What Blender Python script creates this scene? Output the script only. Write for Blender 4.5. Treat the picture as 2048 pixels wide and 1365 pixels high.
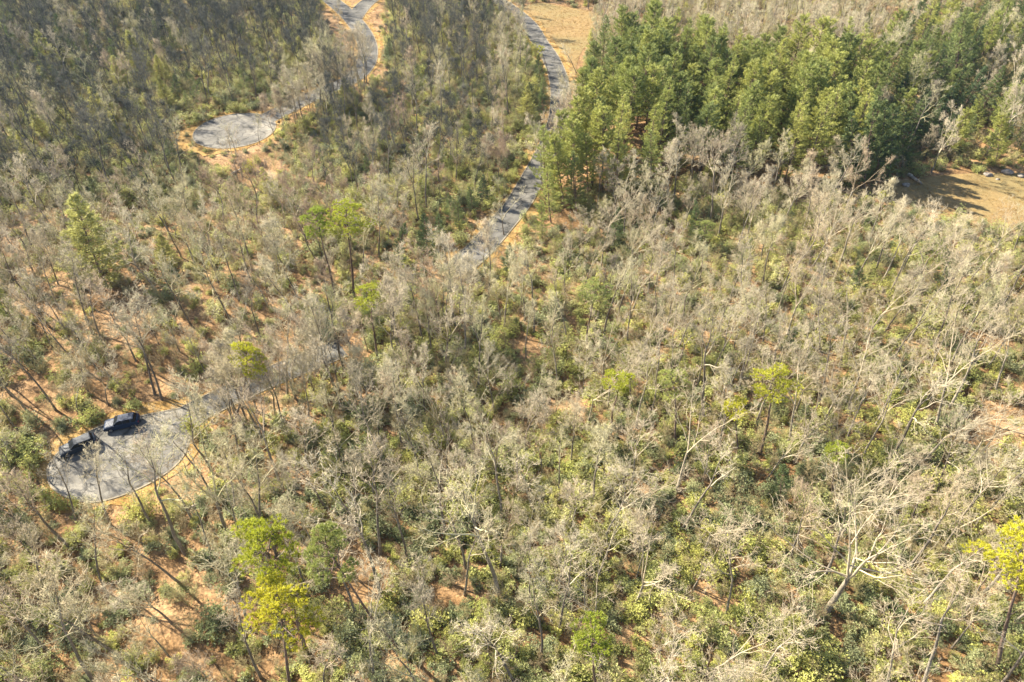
import bpy, bmesh, math, random
import numpy as np
from mathutils import Vector, Matrix, Euler, Quaternion
R = math.radians
for o in list(bpy.data.objects): bpy.data.objects.remove(o)
S = bpy.context.scene
COL = S.collection

# ------------------------------------------------------------ camera
CAM_H, PITCH, F = 75.0, R(41.4), 1365.0        # metres, downwards tilt, focal length in photo pixels (2048 wide)
cam = bpy.data.cameras.new('camera'); camo = bpy.data.objects.new('camera', cam); COL.objects.link(camo)
cam.sensor_width = 36; cam.lens = 36*F/2048; cam.clip_start = 0.5; cam.clip_end = 6000
camo.location = (0, 0, CAM_H); camo.rotation_euler = (math.pi/2-PITCH, 0, 0)
S.camera = camo
# ------------------------------------------------------------ light
SUN_EL = R(35); SAZ = R(-60)                    # azimuth clockwise from +Y
sundir = Vector((math.sin(SAZ)*math.cos(SUN_EL), math.cos(SAZ)*math.cos(SUN_EL), math.sin(SUN_EL)))
w = bpy.data.worlds.new("World"); S.world = w; w.use_nodes = True
nt = w.node_tree; bg = nt.nodes['Background']; sky = nt.nodes.new('ShaderNodeTexSky')
sky.sky_type = 'NISHITA'; sky.sun_disc = False; sky.sun_elevation = SUN_EL; sky.sun_rotation = SAZ
nt.links.new(sky.outputs[0], bg.inputs[0]); bg.inputs[1].default_value = 0.07
sl = bpy.data.lights.new('sun', 'SUN'); sl.energy = 5.0; sl.angle = R(0.5); sl.color = (1, 0.90, 0.73)
so = bpy.data.objects.new('sun', sl); COL.objects.link(so); so.rotation_euler = (-sundir).to_track_quat('-Z', 'Y').to_euler()
so.location = (0, 0, 120)
S.view_settings.view_transform = 'Standard'; S.view_settings.look = 'None'
S.view_settings.exposure = 1.88; S.view_settings.gamma = 1.0
S.cycles.max_bounces = 6; S.cycles.diffuse_bounces = 3; S.cycles.glossy_bounces = 2; S.cycles.transmission_bounces = 2
S.cycles.transparent_max_bounces = 4; S.cycles.volume_bounces = 0

# ------------------------------------------------------------ pixel <-> ground
cp, sp_ = math.cos(PITCH), math.sin(PITCH)
def ray(px, py):
    u = (px-1024)/F; v = (682.5-py)/F
    return Vector((u, cp+v*sp_, -sp_+v*cp))
def flat(px, py, z=0.0):
    d = ray(px, py); t = (z-CAM_H)/d.z
    return Vector((d.x*t, d.y*t, z))
def proj(x, y, z=0.0):
    dz = z-CAM_H
    dep = y*cp-dz*sp_; up = y*sp_+dz*cp
    if dep <= 1: return (-9999, -9999, 1)
    return (1024+F*x/dep, 682.5-F*up/dep, dep)

# ------------------------------------------------------------ plan of roads and clearings
def smooth(pts, n=8, closed=False):
    P = [Vector(p) for p in pts]; out = []
    N = len(P)
    rng = range(N if closed else N-1)
    for i in rng:
        if closed: a, b, c, d = P[(i-1) % N], P[i], P[(i+1) % N], P[(i+2) % N]
        else: a, b, c, d = P[max(i-1, 0)], P[i], P[i+1], P[min(i+2, N-1)]
        for k in range(n):
            t = k/n
            out.append(0.5*((2*b)+(c-a)*t+(2*a-5*b+4*c-d)*t*t+(3*b-a-3*c+d)*t**3))
    if not closed: out.append(P[-1])
    return out
def g2(px, py): v = flat(px, py); return (v.x, v.y)
ROAD1 = smooth([g2(*p) for p in [(912, 540), (958, 500), (1000, 452), (1036, 408), (1064, 360), (1096, 300), (1116, 245), (1121, 200), (1116, 155), (1100, 115), (1079, 84), (1058, 50), (1025, 20), (980, -10), (940, -40)]])
ROAD0 = smooth([g2(*p) for p in [(285, 890), (345, 850), (420, 810), (500, 772), (580, 738), (640, 714), (684, 696)]])
ROAD2 = smooth([g2(*p) for p in [(520, 245), (565, 222), (610, 200), (660, 178), (704, 158), (730, 130), (736, 100), (727, 70), (706, 40), (680, 15), (640, -15), (600, -40)]])
ROAD3 = smooth([g2(*p) for p in [(706, 40), (722, 18), (742, 0), (790, -30)]])
def circ_pts(cx, cy, rx, ry, rot=0, n=14):
    out = []
    for i in range(n):
        a = 2*math.pi*i/n; x = rx*math.cos(a); y = ry*math.sin(a)
        out.append((cx+x*math.cos(rot)-y*math.sin(rot), cy+x*math.sin(rot)+y*math.cos(rot)))
    return out
C1 = flat(238, 922); C2 = flat(470, 261)
CUL1 = smooth([g2(*p) for p in [(97, 945), (104, 972), (135, 994), (185, 1004), (240, 992), (296, 968), (340, 940), (366, 912), (377, 884), (392, 856), (428, 822), (408, 806), (360, 818), (300, 830), (245, 842), (198, 856), (158, 876), (122, 902), (103, 925)]], 4, True)
CUL2 = smooth(circ_pts(C2.x, C2.y, 10.0, 10.4, R(0)), 5, True)
LAWN1 = smooth([g2(*p) for p in [(1040, 22), (1075, 6), (1130, 14), (1190, 26), (1196, 52), (1180, 80), (1160, 110), (1150, 150), (1146, 200), (1130, 210), (1112, 110), (1075, 60)]], 5, True)
LAWN2 = smooth([g2(*p) for p in [(1745, 372), (1830, 358), (1920, 348), (2048, 346), (2200, 345), (2260, 420), (2150, 462), (2000, 450), (1920, 438), (1850, 422), (1790, 404), (1700, 390)]], 5, True)
ROADS = [(ROAD1, 2.7), (ROAD0, 2.3), (ROAD2, 3.0), (ROAD3, 3.0)]
_rp = np.array([[p[0], p[1], hw] for pts, hw in ROADS for p in pts])
def in_poly(x, y, poly):
    c = False; n = len(poly); j = n-1
    for i in range(n):
        xi, yi = poly[i][0], poly[i][1]; xj, yj = poly[j][0], poly[j][1]
        if (yi > y) != (yj > y) and x < (xj-xi)*(y-yi)/(yj-yi)+xi: c = not c
        j = i
    return c
_pol = {id(P): np.array([[p[0], p[1]] for p in P]) for P in (CUL1, CUL2, LAWN1, LAWN2)}
def pdist(x, y, P):
    if in_poly(x, y, P): return 0.0
    a = _pol[id(P)]; return float(np.sqrt(((a-[x, y])**2).sum(1)).min())
def clear_dist(x, y):                              # metres to the nearest paved or mown surface
    d = float((np.sqrt(((_rp[:, :2]-[x, y])**2).sum(1))-_rp[:, 2]).min())
    return max(0.0, min(d, *[pdist(x, y, P) for P in (CUL1, CUL2, LAWN1, LAWN2)]))
def road_dist(x, y):
    d = float((np.sqrt(((_rp[:, :2]-[x, y])**2).sum(1))-_rp[:, 2]).min())
    return max(0.0, min(d, pdist(x, y, CUL1), pdist(x, y, CUL2)))
def hgt(x, y, cd=None):
    if cd is None: cd = clear_dist(x, y)
    m = min(1.0, max(0.0, (cd-3.0)/14.0)); m = m*m*(3-2*m)
    h = 1.3*math.sin(x/21+1.0)*math.cos(y/24-.5)+.7*math.sin(x/9.5+y/12.0)+.45*math.sin(x/5.1-y/6.3+2)
    return -0.06+m*h
def ground_at(px, py):
    z = 0.0
    for _ in range(3):
        v = flat(px, py, z); z = hgt(v.x, v.y)
    return Vector((v.x, v.y, z))

# ------------------------------------------------------------ materials
def mat(name): 
    m = bpy.data.materials.new(name); m.use_nodes = True
    t = m.node_tree; b = t.nodes['Principled BSDF']
    return m, t, b
def node(t, typ, **kw):
    n = t.nodes.new(typ)
    for k, v in kw.items():
        if k.startswith('i_'): n.inputs[int(k[2:])].default_value = v
        else: setattr(n, k, v)
    return n
def ramp(t, stops, fac):
    r = t.nodes.new('ShaderNodeValToRGB'); e = r.color_ramp.elements
    while len(e) < len(stops): e.new(0.5)
    for el, (p, c) in zip(e, stops): el.position = p; el.color = (*c, 1)
    t.links.new(fac, r.inputs[0]); return r.outputs[0]
def noise(t, vec, scale, detail=4, rough=.6):
    n = node(t, 'ShaderNodeTexNoise'); n.inputs['Scale'].default_value = scale; n.inputs['Detail'].default_value = detail
    n.inputs['Roughness'].default_value = rough
    if vec is not None: t.links.new(vec, n.inputs['Vector'])
    return n.outputs[0]
def mix(t, fac, a, b, typ='MIX'):
    m = node(t, 'ShaderNodeMix', data_type='RGBA', blend_type=typ)
    for s, v in ((0, fac), (6, a), (7, b)):
        if hasattr(v, 'links'): t.links.new(v, m.inputs[s])
        else: m.inputs[s].default_value = v if s == 0 else (*v, 1)
    return m.outputs[2]
def math_(t, op, a, b=0.0):
    m = node(t, 'ShaderNodeMath', operation=op)
    for s, v in ((0, a), (1, b)):
        if hasattr(v, 'links'): t.links.new(v, m.inputs[s])
        else: m.inputs[s].default_value = v
    return m.outputs[0]
def per_tree(t, scale=0.02, w=0.55):
    """a number between 0 and 1 for each plant: partly its own, partly that of the stand it grows in"""
    oi = node(t, 'ShaderNodeObjectInfo')
    n = noise(t, oi.outputs['Location'], scale, 2)
    s = math_(t, 'MULTIPLY', math_(t, 'SUBTRACT', n, .5), 1.6)
    r = math_(t, 'MULTIPLY', math_(t, 'SUBTRACT', oi.outputs['Random'], .5), w)
    return math_(t, 'ADD', math_(t, 'ADD', s, r), .5), oi
def plant_mat(name, stops, rough=.7, spec=.2, trans=0.0, fine=None, wgt=.7, scale=.02):
    m, t, b = mat(name)
    f, oi = per_tree(t, scale, wgt)
    c = ramp(t, stops, f)
    if fine:
        geo = node(t, 'ShaderNodeNewGeometry')
        n = noise(t, geo.outputs['Position'], fine[0], 2)
        c = mix(t, 1.0, c, ramp(t, [(.3, (fine[1],)*3), (.7, (fine[2],)*3)], n), 'MULTIPLY')
        v = ramp(t, [(0, (.75, .75, .75)), (1, (1.25, 1.25, 1.25))], geo.outputs['Random Per Island'])
        c = mix(t, 1.0, c, v, 'MULTIPLY')
    t.links.new(c, b.inputs['Base Color']); b.inputs['Roughness'].default_value = rough
    b.inputs['Specular IOR Level'].default_value = spec
    if trans:
        tr = node(t, 'ShaderNodeBsdfTranslucent'); t.links.new(c, tr.inputs[0])
        mx = node(t, 'ShaderNodeMixShader'); mx.inputs[0].default_value = trans
        t.links.new(b.outputs[0], mx.inputs[1]); t.links.new(tr.outputs[0], mx.inputs[2])
        t.links.new(mx.outputs[0], t.nodes['Material Output'].inputs[0])
    return m
M = {}
M['bark'] = plant_mat('grey_bark', [(0, (.13, .11, .09)), (.5, (.19, .165, .135)), (1, (.28, .25, .21))], .9, .1, 0, (3, .7, 1.25))
M['bark_pale'] = plant_mat('pale_bark', [(0, (.26, .225, .17)), (1, (.40, .355, .28))], .85, .1, 0, (3, .6, 1.15))
M['bark_pine'] = plant_mat('pine_bark', [(0, (.12, .085, .065)), (1, (.20, .15, .12))], .9, .1, 0, (3, .7, 1.2))
M['twig'] = plant_mat('twigs', [(.0, (.25, .22, .17)), (.2, (.34, .295, .21)), (.36, (.43, .38, .27)), (.5, (.42, .39, .23)), (.64, (.50, .44, .32)), (.78, (.37, .285, .20)), (.9, (.51, .465, .29)), (1, (.35, .27, .20))], .8, .15, .0, (.6, .85, 1.15))
M['twig_pale'] = plant_mat('pale_twigs', [(0, (.38, .32, .22)), (1, (.50, .43, .31))], .8, .15)
M['brush'] = plant_mat('brush_stems', [(0, (.24, .18, .11)), (.4, (.33, .27, .15)), (.7, (.38, .34, .16)), (1, (.30, .22, .14))], .8, .15)
M['twig_grey'] = plant_mat('cool_grey_twigs', [(0, (.055, .06, .052)), (.5, (.085, .087, .075)), (1, (.15, .145, .12))], .8, .15)
M['twig_red'] = plant_mat('russet_twigs', [(0, (.27, .20, .145)), (1, (.36, .27, .19))], .8, .15)
M['needle_white'] = plant_mat('soft_green_needles', [(0, (.22, .26, .09)), (.5, (.33, .36, .105)), (1, (.45, .45, .13))], .55, .3, .28, (.5, .8, 1.2), .9)
M['needle_yellow'] = plant_mat('yellow_green_needles', [(0, (.30, .36, .05)), (.5, (.42, .44, .045)), (1, (.56, .52, .04))], .55, .3, .35, (.6, .75, 1.2), .9, .05)
M['needle_bright'] = plant_mat('bright_yellow_needles', [(0, (.50, .48, .045)), (1, (.68, .58, .04))], .55, .3, .35, (.6, .75, 1.2), .9, .05)
M['needle_dark'] = plant_mat('dark_green_needles', [(0, (.10, .145, .065)), (.5, (.17, .215, .08)), (1, (.27, .31, .11))], .55, .3, .25, (.5, .8, 1.2), .9)
M['needle_gold'] = plant_mat('pale_gold_needles', [(0, (.46, .46, .17)), (1, (.56, .53, .19))], .55, .3, .3, (.5, .8, 1.2))
M['leaf'] = plant_mat('evergreen_leaves', [(.0, (.20, .23, .10)), (.2, (.33, .35, .18)), (.4, (.39, .41, .14)), (.6, (.50, .49, .14)), (.8, (.38, .40, .11)), (1, (.54, .53, .23))], .5, .3, .34, (.35, .7, 1.35), .9, .03)
M['stem'] = plant_mat('brown_stems', [(0, (.13, .09, .06)), (1, (.22, .16, .11))], .9, .1)
M['log'] = plant_mat('weathered_wood', [(0, (.32, .27, .21)), (1, (.5, .44, .36))], .9, .1, 0, (2, .6, 1.1))

def surf(name, stops, s1, s2, mul=(.75, 1.15), bump=.3, rough=.9, big=None, fine=None):
    m, t, b = mat(name)
    geo = node(t, 'ShaderNodeNewGeometry'); P = geo.outputs['Position']
    c = ramp(t, stops, noise(t, P, s1, 5, .65))
    n2 = noise(t, P, s2, 3, .7)
    c = mix(t, 1.0, c, ramp(t, [(.32, (mul[0],)*3), (.68, (mul[1],)*3)], n2), 'MULTIPLY')
    if big: c = mix(t, ramp(t, [(.45, (0,)*3), (.62, (1,)*3)], noise(t, P, big[0], 3)), c, big[1])
    if fine:
        v = node(t, 'ShaderNodeTexVoronoi'); v.inputs['Scale'].default_value = fine; t.links.new(P, v.inputs['Vector'])
        c = mix(t, .65 if fine > 3.1 and fine < 3.3 else .4, c, mix(t, 1.0, c, ramp(t, [(.0, (.45,)*3), (1, (1.5,)*3)], node_sep(t, v.outputs['Color'])), 'MULTIPLY'))
    t.links.new(c, b.inputs['Base Color']); b.inputs['Roughness'].default_value = rough; b.inputs['Specular IOR Level'].default_value = .2
    bp = node(t, 'ShaderNodeBump'); bp.inputs['Strength'].default_value = bump; bp.inputs['Distance'].default_value = .15
    t.links.new(n2, bp.inputs['Height']); t.links.new(bp.outputs[0], b.inputs['Normal'])
    return m
def node_sep(t, col):
    s = node(t, 'ShaderNodeSeparateColor'); t.links.new(col, s.inputs[0]); return s.outputs[0]
M['litter'] = surf('leaf_litter', [(.25, (.12, .07, .032)), (.42, (.22, .13, .058)), (.55, (.32, .20, .10)), (.75, (.40, .28, .15))], .12, 2.6, (.6, 1.2), .8, .95, None, 3.2)
M['verge'] = surf('dry_verge_grass', [(.3, (.27, .155, .045)), (.5, (.35, .22, .075)), (.7, (.40, .27, .12))], .18, 2.2, (.75, 1.15), .5, .95, None, 8.0)
M['lawn'] = surf('dormant_lawn', [(.3, (.20, .13, .055)), (.5, (.27, .185, .08)), (.7, (.20, .145, .06))], .07, .9, (.75, 1.12), .3, .95, (.05, (.22, .17, .075)), 9.0)
M['asphalt'] = surf('asphalt', [(.3, (.11, .105, .095)), (.5, (.15, .142, .125)), (.7, (.19, .18, .155))], .12, 1.0, (.9, 1.08), .1, .85, (.06, (.27, .25, .21)), 22.0)
def cracks(m):
    t = m.node_tree; b = t.nodes['Principled BSDF']; src = b.inputs['Base Color'].links[0].from_socket
    geo = node(t, 'ShaderNodeNewGeometry'); wv = node(t, 'ShaderNodeTexNoise'); wv.inputs['Scale'].default_value = .5; t.links.new(geo.outputs['Position'], wv.inputs['Vector'])
    av = node(t, 'ShaderNodeVectorMath', operation='MULTIPLY_ADD'); t.links.new(wv.outputs['Color'], av.inputs[0]); av.inputs[1].default_value = (3, 3, 0); t.links.new(geo.outputs['Position'], av.inputs[2])
    v = node(t, 'ShaderNodeTexVoronoi', feature='DISTANCE_TO_EDGE'); v.inputs['Scale'].default_value = .22; t.links.new(av.outputs[0], v.inputs['Vector'])
    k = ramp(t, [(.008, (.45,)*3), (.03, (1,)*3)], v.outputs['Distance'])
    st = noise(t, av.outputs[0], .35, 2); k2 = ramp(t, [(.38, (.72,)*3), (.55, (1.1,)*3)], st)
    t.links.new(mix(t, 1.0, mix(t, 1.0, src, k, 'MULTIPLY'), k2, 'MULTIPLY'), b.inputs['Base Color'])
M['asphalt_road_shaded'] = surf('shaded_road_asphalt', [(.3, (.075, .073, .068)), (.5, (.10, .097, .088)), (.7, (.13, .125, .112))], .12, 1.0, (.9, 1.08), .1, .85, (.06, (.16, .152, .135)), 22.0)  # darker than the turnarounds: tree shade put into the colour, partly own tone
cracks(M['asphalt']); cracks(M['asphalt_road_shaded'])
M['kerb'] = surf('concrete_kerb', [(.3, (.22, .19, .14)), (.7, (.32, .28, .21))], .4, 4, (.85, 1.1), .1)
M['rock'] = surf('rock', [(.3, (.12, .10, .085)), (.7, (.36, .32, .27))], 1.6, 6, (.7, 1.2), .4)
def paint(name, col, metal=0, rough=.3, coat=.35):
    m, t, b = mat(name)
    n = noise(t, node(t, 'ShaderNodeTexCoord').outputs['Object'], 3, 3)
    c = ramp(t, [(.3, tuple(v*.85 for v in col)), (.7, tuple(v*1.15 for v in col))], n)
    t.links.new(c, b.inputs['Base Color']); b.inputs['Roughness'].default_value = rough; b.inputs['Metallic'].default_value = metal
    b.inputs['Coat Weight'].default_value = coat; b.inputs['Specular IOR Level'].default_value = .2; b.inputs['Coat Roughness'].default_value = .05
    return m
M['paint_blue'] = paint('dark_blue_car_paint', (.016, .030, .065), 0, .5, .0)
M['paint_grey'] = paint('slate_grey_car_paint', (.030, .038, .052), 0, .55, .0)
M['glass'] = paint('tinted_glass', (.012, .015, .02), 0, .22, .0)
M['tyre'] = paint('tyre_rubber', (.02, .02, .02), 0, .8, 0)
M['rim'] = paint('alloy_rim', (.45, .45, .46), .9, .3, 0)
M['lamp'] = paint('lamp_lens', (.75, .75, .75), 0, .1)
M['lamp_red'] = paint('red_lamp_lens', (.35, .02, .02), 0, .15)

# ------------------------------------------------------------ mesh accumulation
class Acc:
    def __init__(s): s.v = []; s.f = {3: [], 4: []}; s.fm = {3: [], 4: []}; s.n = 0
    def add(s, V, Fa, mi=0):
        V = np.asarray(V, float).reshape(-1, 3); Fa = np.asarray(Fa, int); k = Fa.shape[1]
        s.v.append(V); s.f[k].append(Fa+s.n); s.fm[k].append(np.full(len(Fa), mi)); s.n += len(V)
    def mesh(s, name, mats, smooth=False):
        V = np.concatenate(s.v); me = bpy.data.meshes.new(name)
        me.vertices.add(len(V)); me.vertices.foreach_set('co', V.ravel())
        loops = []; tot = []; mi = []
        for k in (3, 4):
            if s.f[k]:
                f = np.concatenate(s.f[k]); loops.append(f.ravel()); tot.append(np.full(len(f), k)); mi.append(np.concatenate(s.fm[k]))
        L = np.concatenate(loops); T = np.concatenate(tot); MI = np.concatenate(mi)
        me.loops.add(len(L)); me.loops.foreach_set('vertex_index', L)
        me.polygons.add(len(T)); st = np.concatenate([[0], np.cumsum(T)[:-1]])
        me.polygons.foreach_set('loop_start', st); me.polygons.foreach_set('loop_total', T); me.polygons.foreach_set('material_index', MI)
        if smooth: me.polygons.foreach_set('use_smooth', np.ones(len(T), bool))
        for m in mats: me.materials.append(m)
        me.update(calc_edges=True); me.validate(); return me
def tubes(acc, seg, sides, mi=0):
    """seg: array rows p0(3) p1(3) r0 r1 -> frusta"""
    if not len(seg): return
    a = np.asarray(seg, float); P0, P1, r0, r1 = a[:, :3], a[:, 3:6], a[:, 6:7], a[:, 7:8]
    d = P1-P0; d /= np.maximum(np.linalg.norm(d, axis=1, keepdims=True), 1e-6)
    ref = np.where(np.abs(d[:, 2:3]) < .9, [[0, 0, 1.]], [[1., 0, 0]])
    u = np.cross(d, ref); u /= np.linalg.norm(u, axis=1, keepdims=True); v = np.cross(d, u)
    n = len(a); V = np.zeros((n, 2*sides, 3))
    for k in range(sides):
        an = 2*math.pi*k/sides; o = math.cos(an)*u+math.sin(an)*v
        V[:, k] = P0+o*r0; V[:, sides+k] = P1+o*r1
    F_ = np.array([[k, (k+1) % sides, sides+(k+1) % sides, sides+k] for k in range(sides)])
    Fa = (F_[None]+(np.arange(n)*2*sides)[:, None, None]).reshape(-1, 4)
    acc.add(V, Fa, mi)
def cones(acc, seg, mi=0):
    if not len(seg): return
    a = np.asarray(seg, float); P0, P1, r0 = a[:, :3], a[:, 3:6], a[:, 6:7]
    d = P1-P0; d /= np.maximum(np.linalg.norm(d, axis=1, keepdims=True), 1e-6)
    ref = np.where(np.abs(d[:, 2:3]) < .9, [[0, 0, 1.]], [[1., 0, 0]])
    u = np.cross(d, ref); u /= np.linalg.norm(u, axis=1, keepdims=True); v = np.cross(d, u)
    n = len(a); V = np.zeros((n, 4, 3))
    for k in range(3):
        an = 2*math.pi*k/3; V[:, k] = P0+(math.cos(an)*u+math.sin(an)*v)*r0
    V[:, 3] = P1
    F_ = np.array([[0, 1, 3], [1, 2, 3], [2, 0, 3]])
    acc.add(V, (F_[None]+(np.arange(n)*4)[:, None, None]).reshape(-1, 3), mi)
def blades(acc, C, D, ln, wd, nrng, diamond=False, mi=0):
    """thin needles / leaves: C origins, D directions"""
    n = len(C); D = D/np.maximum(np.linalg.norm(D, axis=1, keepdims=True), 1e-6)
    s = np.cross(D, nrng.normal(size=(n, 3))); s /= np.maximum(np.linalg.norm(s, axis=1, keepdims=True), 1e-6)
    ln = np.asarray(ln).reshape(-1, 1)*np.ones((n, 1)); wd = np.asarray(wd).reshape(-1, 1)*np.ones((n, 1))
    if diamond:
        V = np.stack([C, C+D*ln*.5+s*wd*.5, C+D*ln, C+D*ln*.5-s*wd*.5], 1)
        acc.add(V, np.arange(n*4).reshape(-1, 4), mi)
    else:
        V = np.stack([C-s*wd*.5, C+s*wd*.5, C+D*ln], 1); acc.add(V, np.arange(n*3).reshape(-1, 3), mi)

# ------------------------------------------------------------ plants: builders of (trunk Acc, crown Acc)
def path(rng, p, d, L, n, wob, trop):
    pts = [Vector(p)]; d = Vector(d).normalized(); ds = []
    for i in range(n):
        d = (d+Vector((rng.gauss(0, wob), rng.gauss(0, wob), rng.gauss(0, wob)*.7+trop))).normalized()
        pts.append(pts[-1]+d*(L/n)); ds.append(d)
    return pts, ds
def rot_off(rng, d, ang):
    ax = d.cross(Vector((rng.gauss(0, 1), rng.gauss(0, 1), rng.gauss(0, 1))))
    if ax.length < 1e-4: ax = Vector((1, 0, 0))
    return (Quaternion(ax.normalized(), ang) @ d).normalized()
def bare_tree(seed, H, cb=.45, nl=11, limb=.36, ang=(28, 55), dens=.78, leaders=1, r0=None, wob=.10, trop=.09, tw=.015, lean_top=0, twl=1.0):
    rng = random.Random(seed); T = []; B = []; W = []
    r0 = r0 or H*.0105
    def grow(p, d, L, r, lev):
        n = [6, 4, 3][lev]
        pts, ds = path(rng, p, d, L, n, wob*[1, 1.1, 1.2][lev], trop*[1, .9, .6][lev])
        tip = r*.3
        for i in range(n):
            B.append((*pts[i], *pts[i+1], r+(tip-r)*i/n, r+(tip-r)*(i+1)/n))
        nc = int(([8, 6, 3.6][lev])*dens+rng.random())
        for k in range(nc):
            t = .22+.78*(k+rng.random())/nc; t = min(t, .999)
            i = int(t*n); q = pts[i].lerp(pts[i+1], t*n-i); rr = (r+(tip-r)*t)
            cd = rot_off(rng, ds[i], R(rng.uniform(24, 58)))
            cl = L*rng.uniform(.38, .62)*(1.15-.55*t)
            if lev < 2: grow(q, cd, cl, max(rr*.6, tw), lev+1)
            else:
                e = q+cd*max(.35, cl)*twl+Vector((0, 0, .08)); W.append((*q, *e, tw, 0))
                for _ in range(1):
                    m = q.lerp(e, rng.uniform(.3, .8)); c2 = rot_off(rng, cd, R(rng.uniform(25, 50)))
                    W.append((*m, *(m+c2*rng.uniform(.25, .55)*twl), tw*.8, 0))
    # trunk with one or more leaders
    fork = cb*H
    pts, ds = path(rng, (0, 0, -.3), (rng.gauss(0, .04), rng.gauss(0, .04), 1), fork+.3, 5, .045, .04)
    for i in range(5): T.append((*pts[i], *pts[i+1], r0*(1.25 if i == 0 else 1-.09*i), r0*(1-.09*(i+1))))
    for l in range(leaders):
        a = 2*math.pi*(l+rng.random()*.5)/leaders
        d0 = ds[-1] if leaders == 1 else (ds[-1]+Vector((math.cos(a), math.sin(a), 0))*rng.uniform(.25, .5)).normalized()
        rl = r0*.6*(1 if leaders == 1 else .75)
        lp, ld = path(rng, pts[-1], d0, (H-fork)*.8, 7, .09, .05)
        (T if leaders == 1 else B).extend([(*lp[i], *lp[i+1], rl*(1-i/8), rl*(1-(i+1)/8)) for i in range(7)])
        n = max(3, nl//leaders)
        for k in range(n):
            t = (k+rng.random()*.8)/n; i = min(6, int(t*7)); q = lp[i].lerp(lp[i+1], t*7-i)
            az = k*2.4+rng.random()+seed; an = R(ang[1]+(ang[0]-ang[1])*t)
            hd = Vector((math.cos(az), math.sin(az), 0)); d = (ld[i]*math.cos(an)+hd*math.sin(an)).normalized()
            grow(q, d, H*limb*(1.05-.55*t)*rng.uniform(.8, 1.15), rl*(1-.8*t)*.62, 0)
    ta, ca = Acc(), Acc()
    tubes(ta, T, 7)
    b = np.array(B); big = b[:, 6] > .03
    tubes(ca, b[big], 5); b[~big, 6:8] = np.maximum(b[~big, 6:8], .013); tubes(ca, b[~big], 3); cones(ca, np.array(W))
    return ta, ca
def tufts(ca, rng, C, D, nn, ln, wd, spread, mi=0):
    C = np.repeat(np.array(C), nn, 0); D = np.repeat(np.array(D), nn, 0)
    D = D+rng.normal(size=D.shape)*spread
    blades(ca, C+rng.normal(size=C.shape)*ln*.12, D, ln*rng.uniform(.7, 1.2, len(C)), wd, rng, False, mi)
def conifer(seed, H, cb=.3, Lmax=3.2, whorl=.75, per=5, up=.22, droop=0, shape=.8, ln=.42, wd=.075, nn=9, tn=4.2, spread=.5, r0=None, gap=.1):
    rng = random.Random(seed); nr = np.random.default_rng(seed)
    r0 = r0 or H*.0105; T = []; B = []; C = []; D = []
    pts, ds = path(rng, (0, 0, -.3), (0, 0, 1), H+.3, 10, .02, .05)
    for i in range(10): T.append((*pts[i], *pts[i+1], r0*(1.03-i/10), r0*(1.03-(i+1)/10)))
    z = cb*H
    while z < H-.3:
        t = (z-cb*H)/(H*(1-cb)); u = (z+.3)/(H+.3)*10; i = min(9, int(u)); q0 = pts[i].lerp(pts[i+1], u-i)
        Lr = Lmax*((1-t)**shape)*min(1, .55+t*3)+.25
        for k in range(per):
            if rng.random() < gap: continue
            az = rng.random()*6.283; L = Lr*rng.uniform(.7, 1.18)
            d = Vector((math.cos(az), math.sin(az), up+.5*t-droop*(1-t)))
            bp, bd = path(rng, q0+Vector((0, 0, rng.uniform(-.3, .3))), d, L, 3, .1, .08-droop*.1)
            for j in range(3): B.append((*bp[j], *bp[j+1], .04*(1-j/3.2), .04*(1-(j+1)/3.2)))
            m = max(2, int(L*tn))
            for j in range(m):
                s = .28+.72*(j+rng.random())/m; s = min(s, .999); ii = int(s*3); q = bp[ii].lerp(bp[ii+1], s*3-ii)
                side = bd[ii].cross(Vector((0, 0, 1))).normalized(); off = rng.uniform(-1, 1)*L*.28*(1.15-s)
                q = q+side*off+Vector((0, 0, rng.uniform(-.05, .18)))
                C.append(q); D.append((bd[ii]+side*off*.8+Vector((0, 0, .35-droop))).normalized())
        z += whorl*rng.uniform(.7, 1.3)*(1-.35*t)
    for k in range(6): C.append(pts[-1]-Vector((0, 0, k*.12))); D.append(Vector((rng.gauss(0, .4), rng.gauss(0, .4), 1)))
    ta, ca = Acc(), Acc(); tubes(ta, T, 6); tubes(ca, B, 3, 1)
    tufts(ca, nr, C, D, nn, ln, wd, spread)
    return ta, ca
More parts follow.
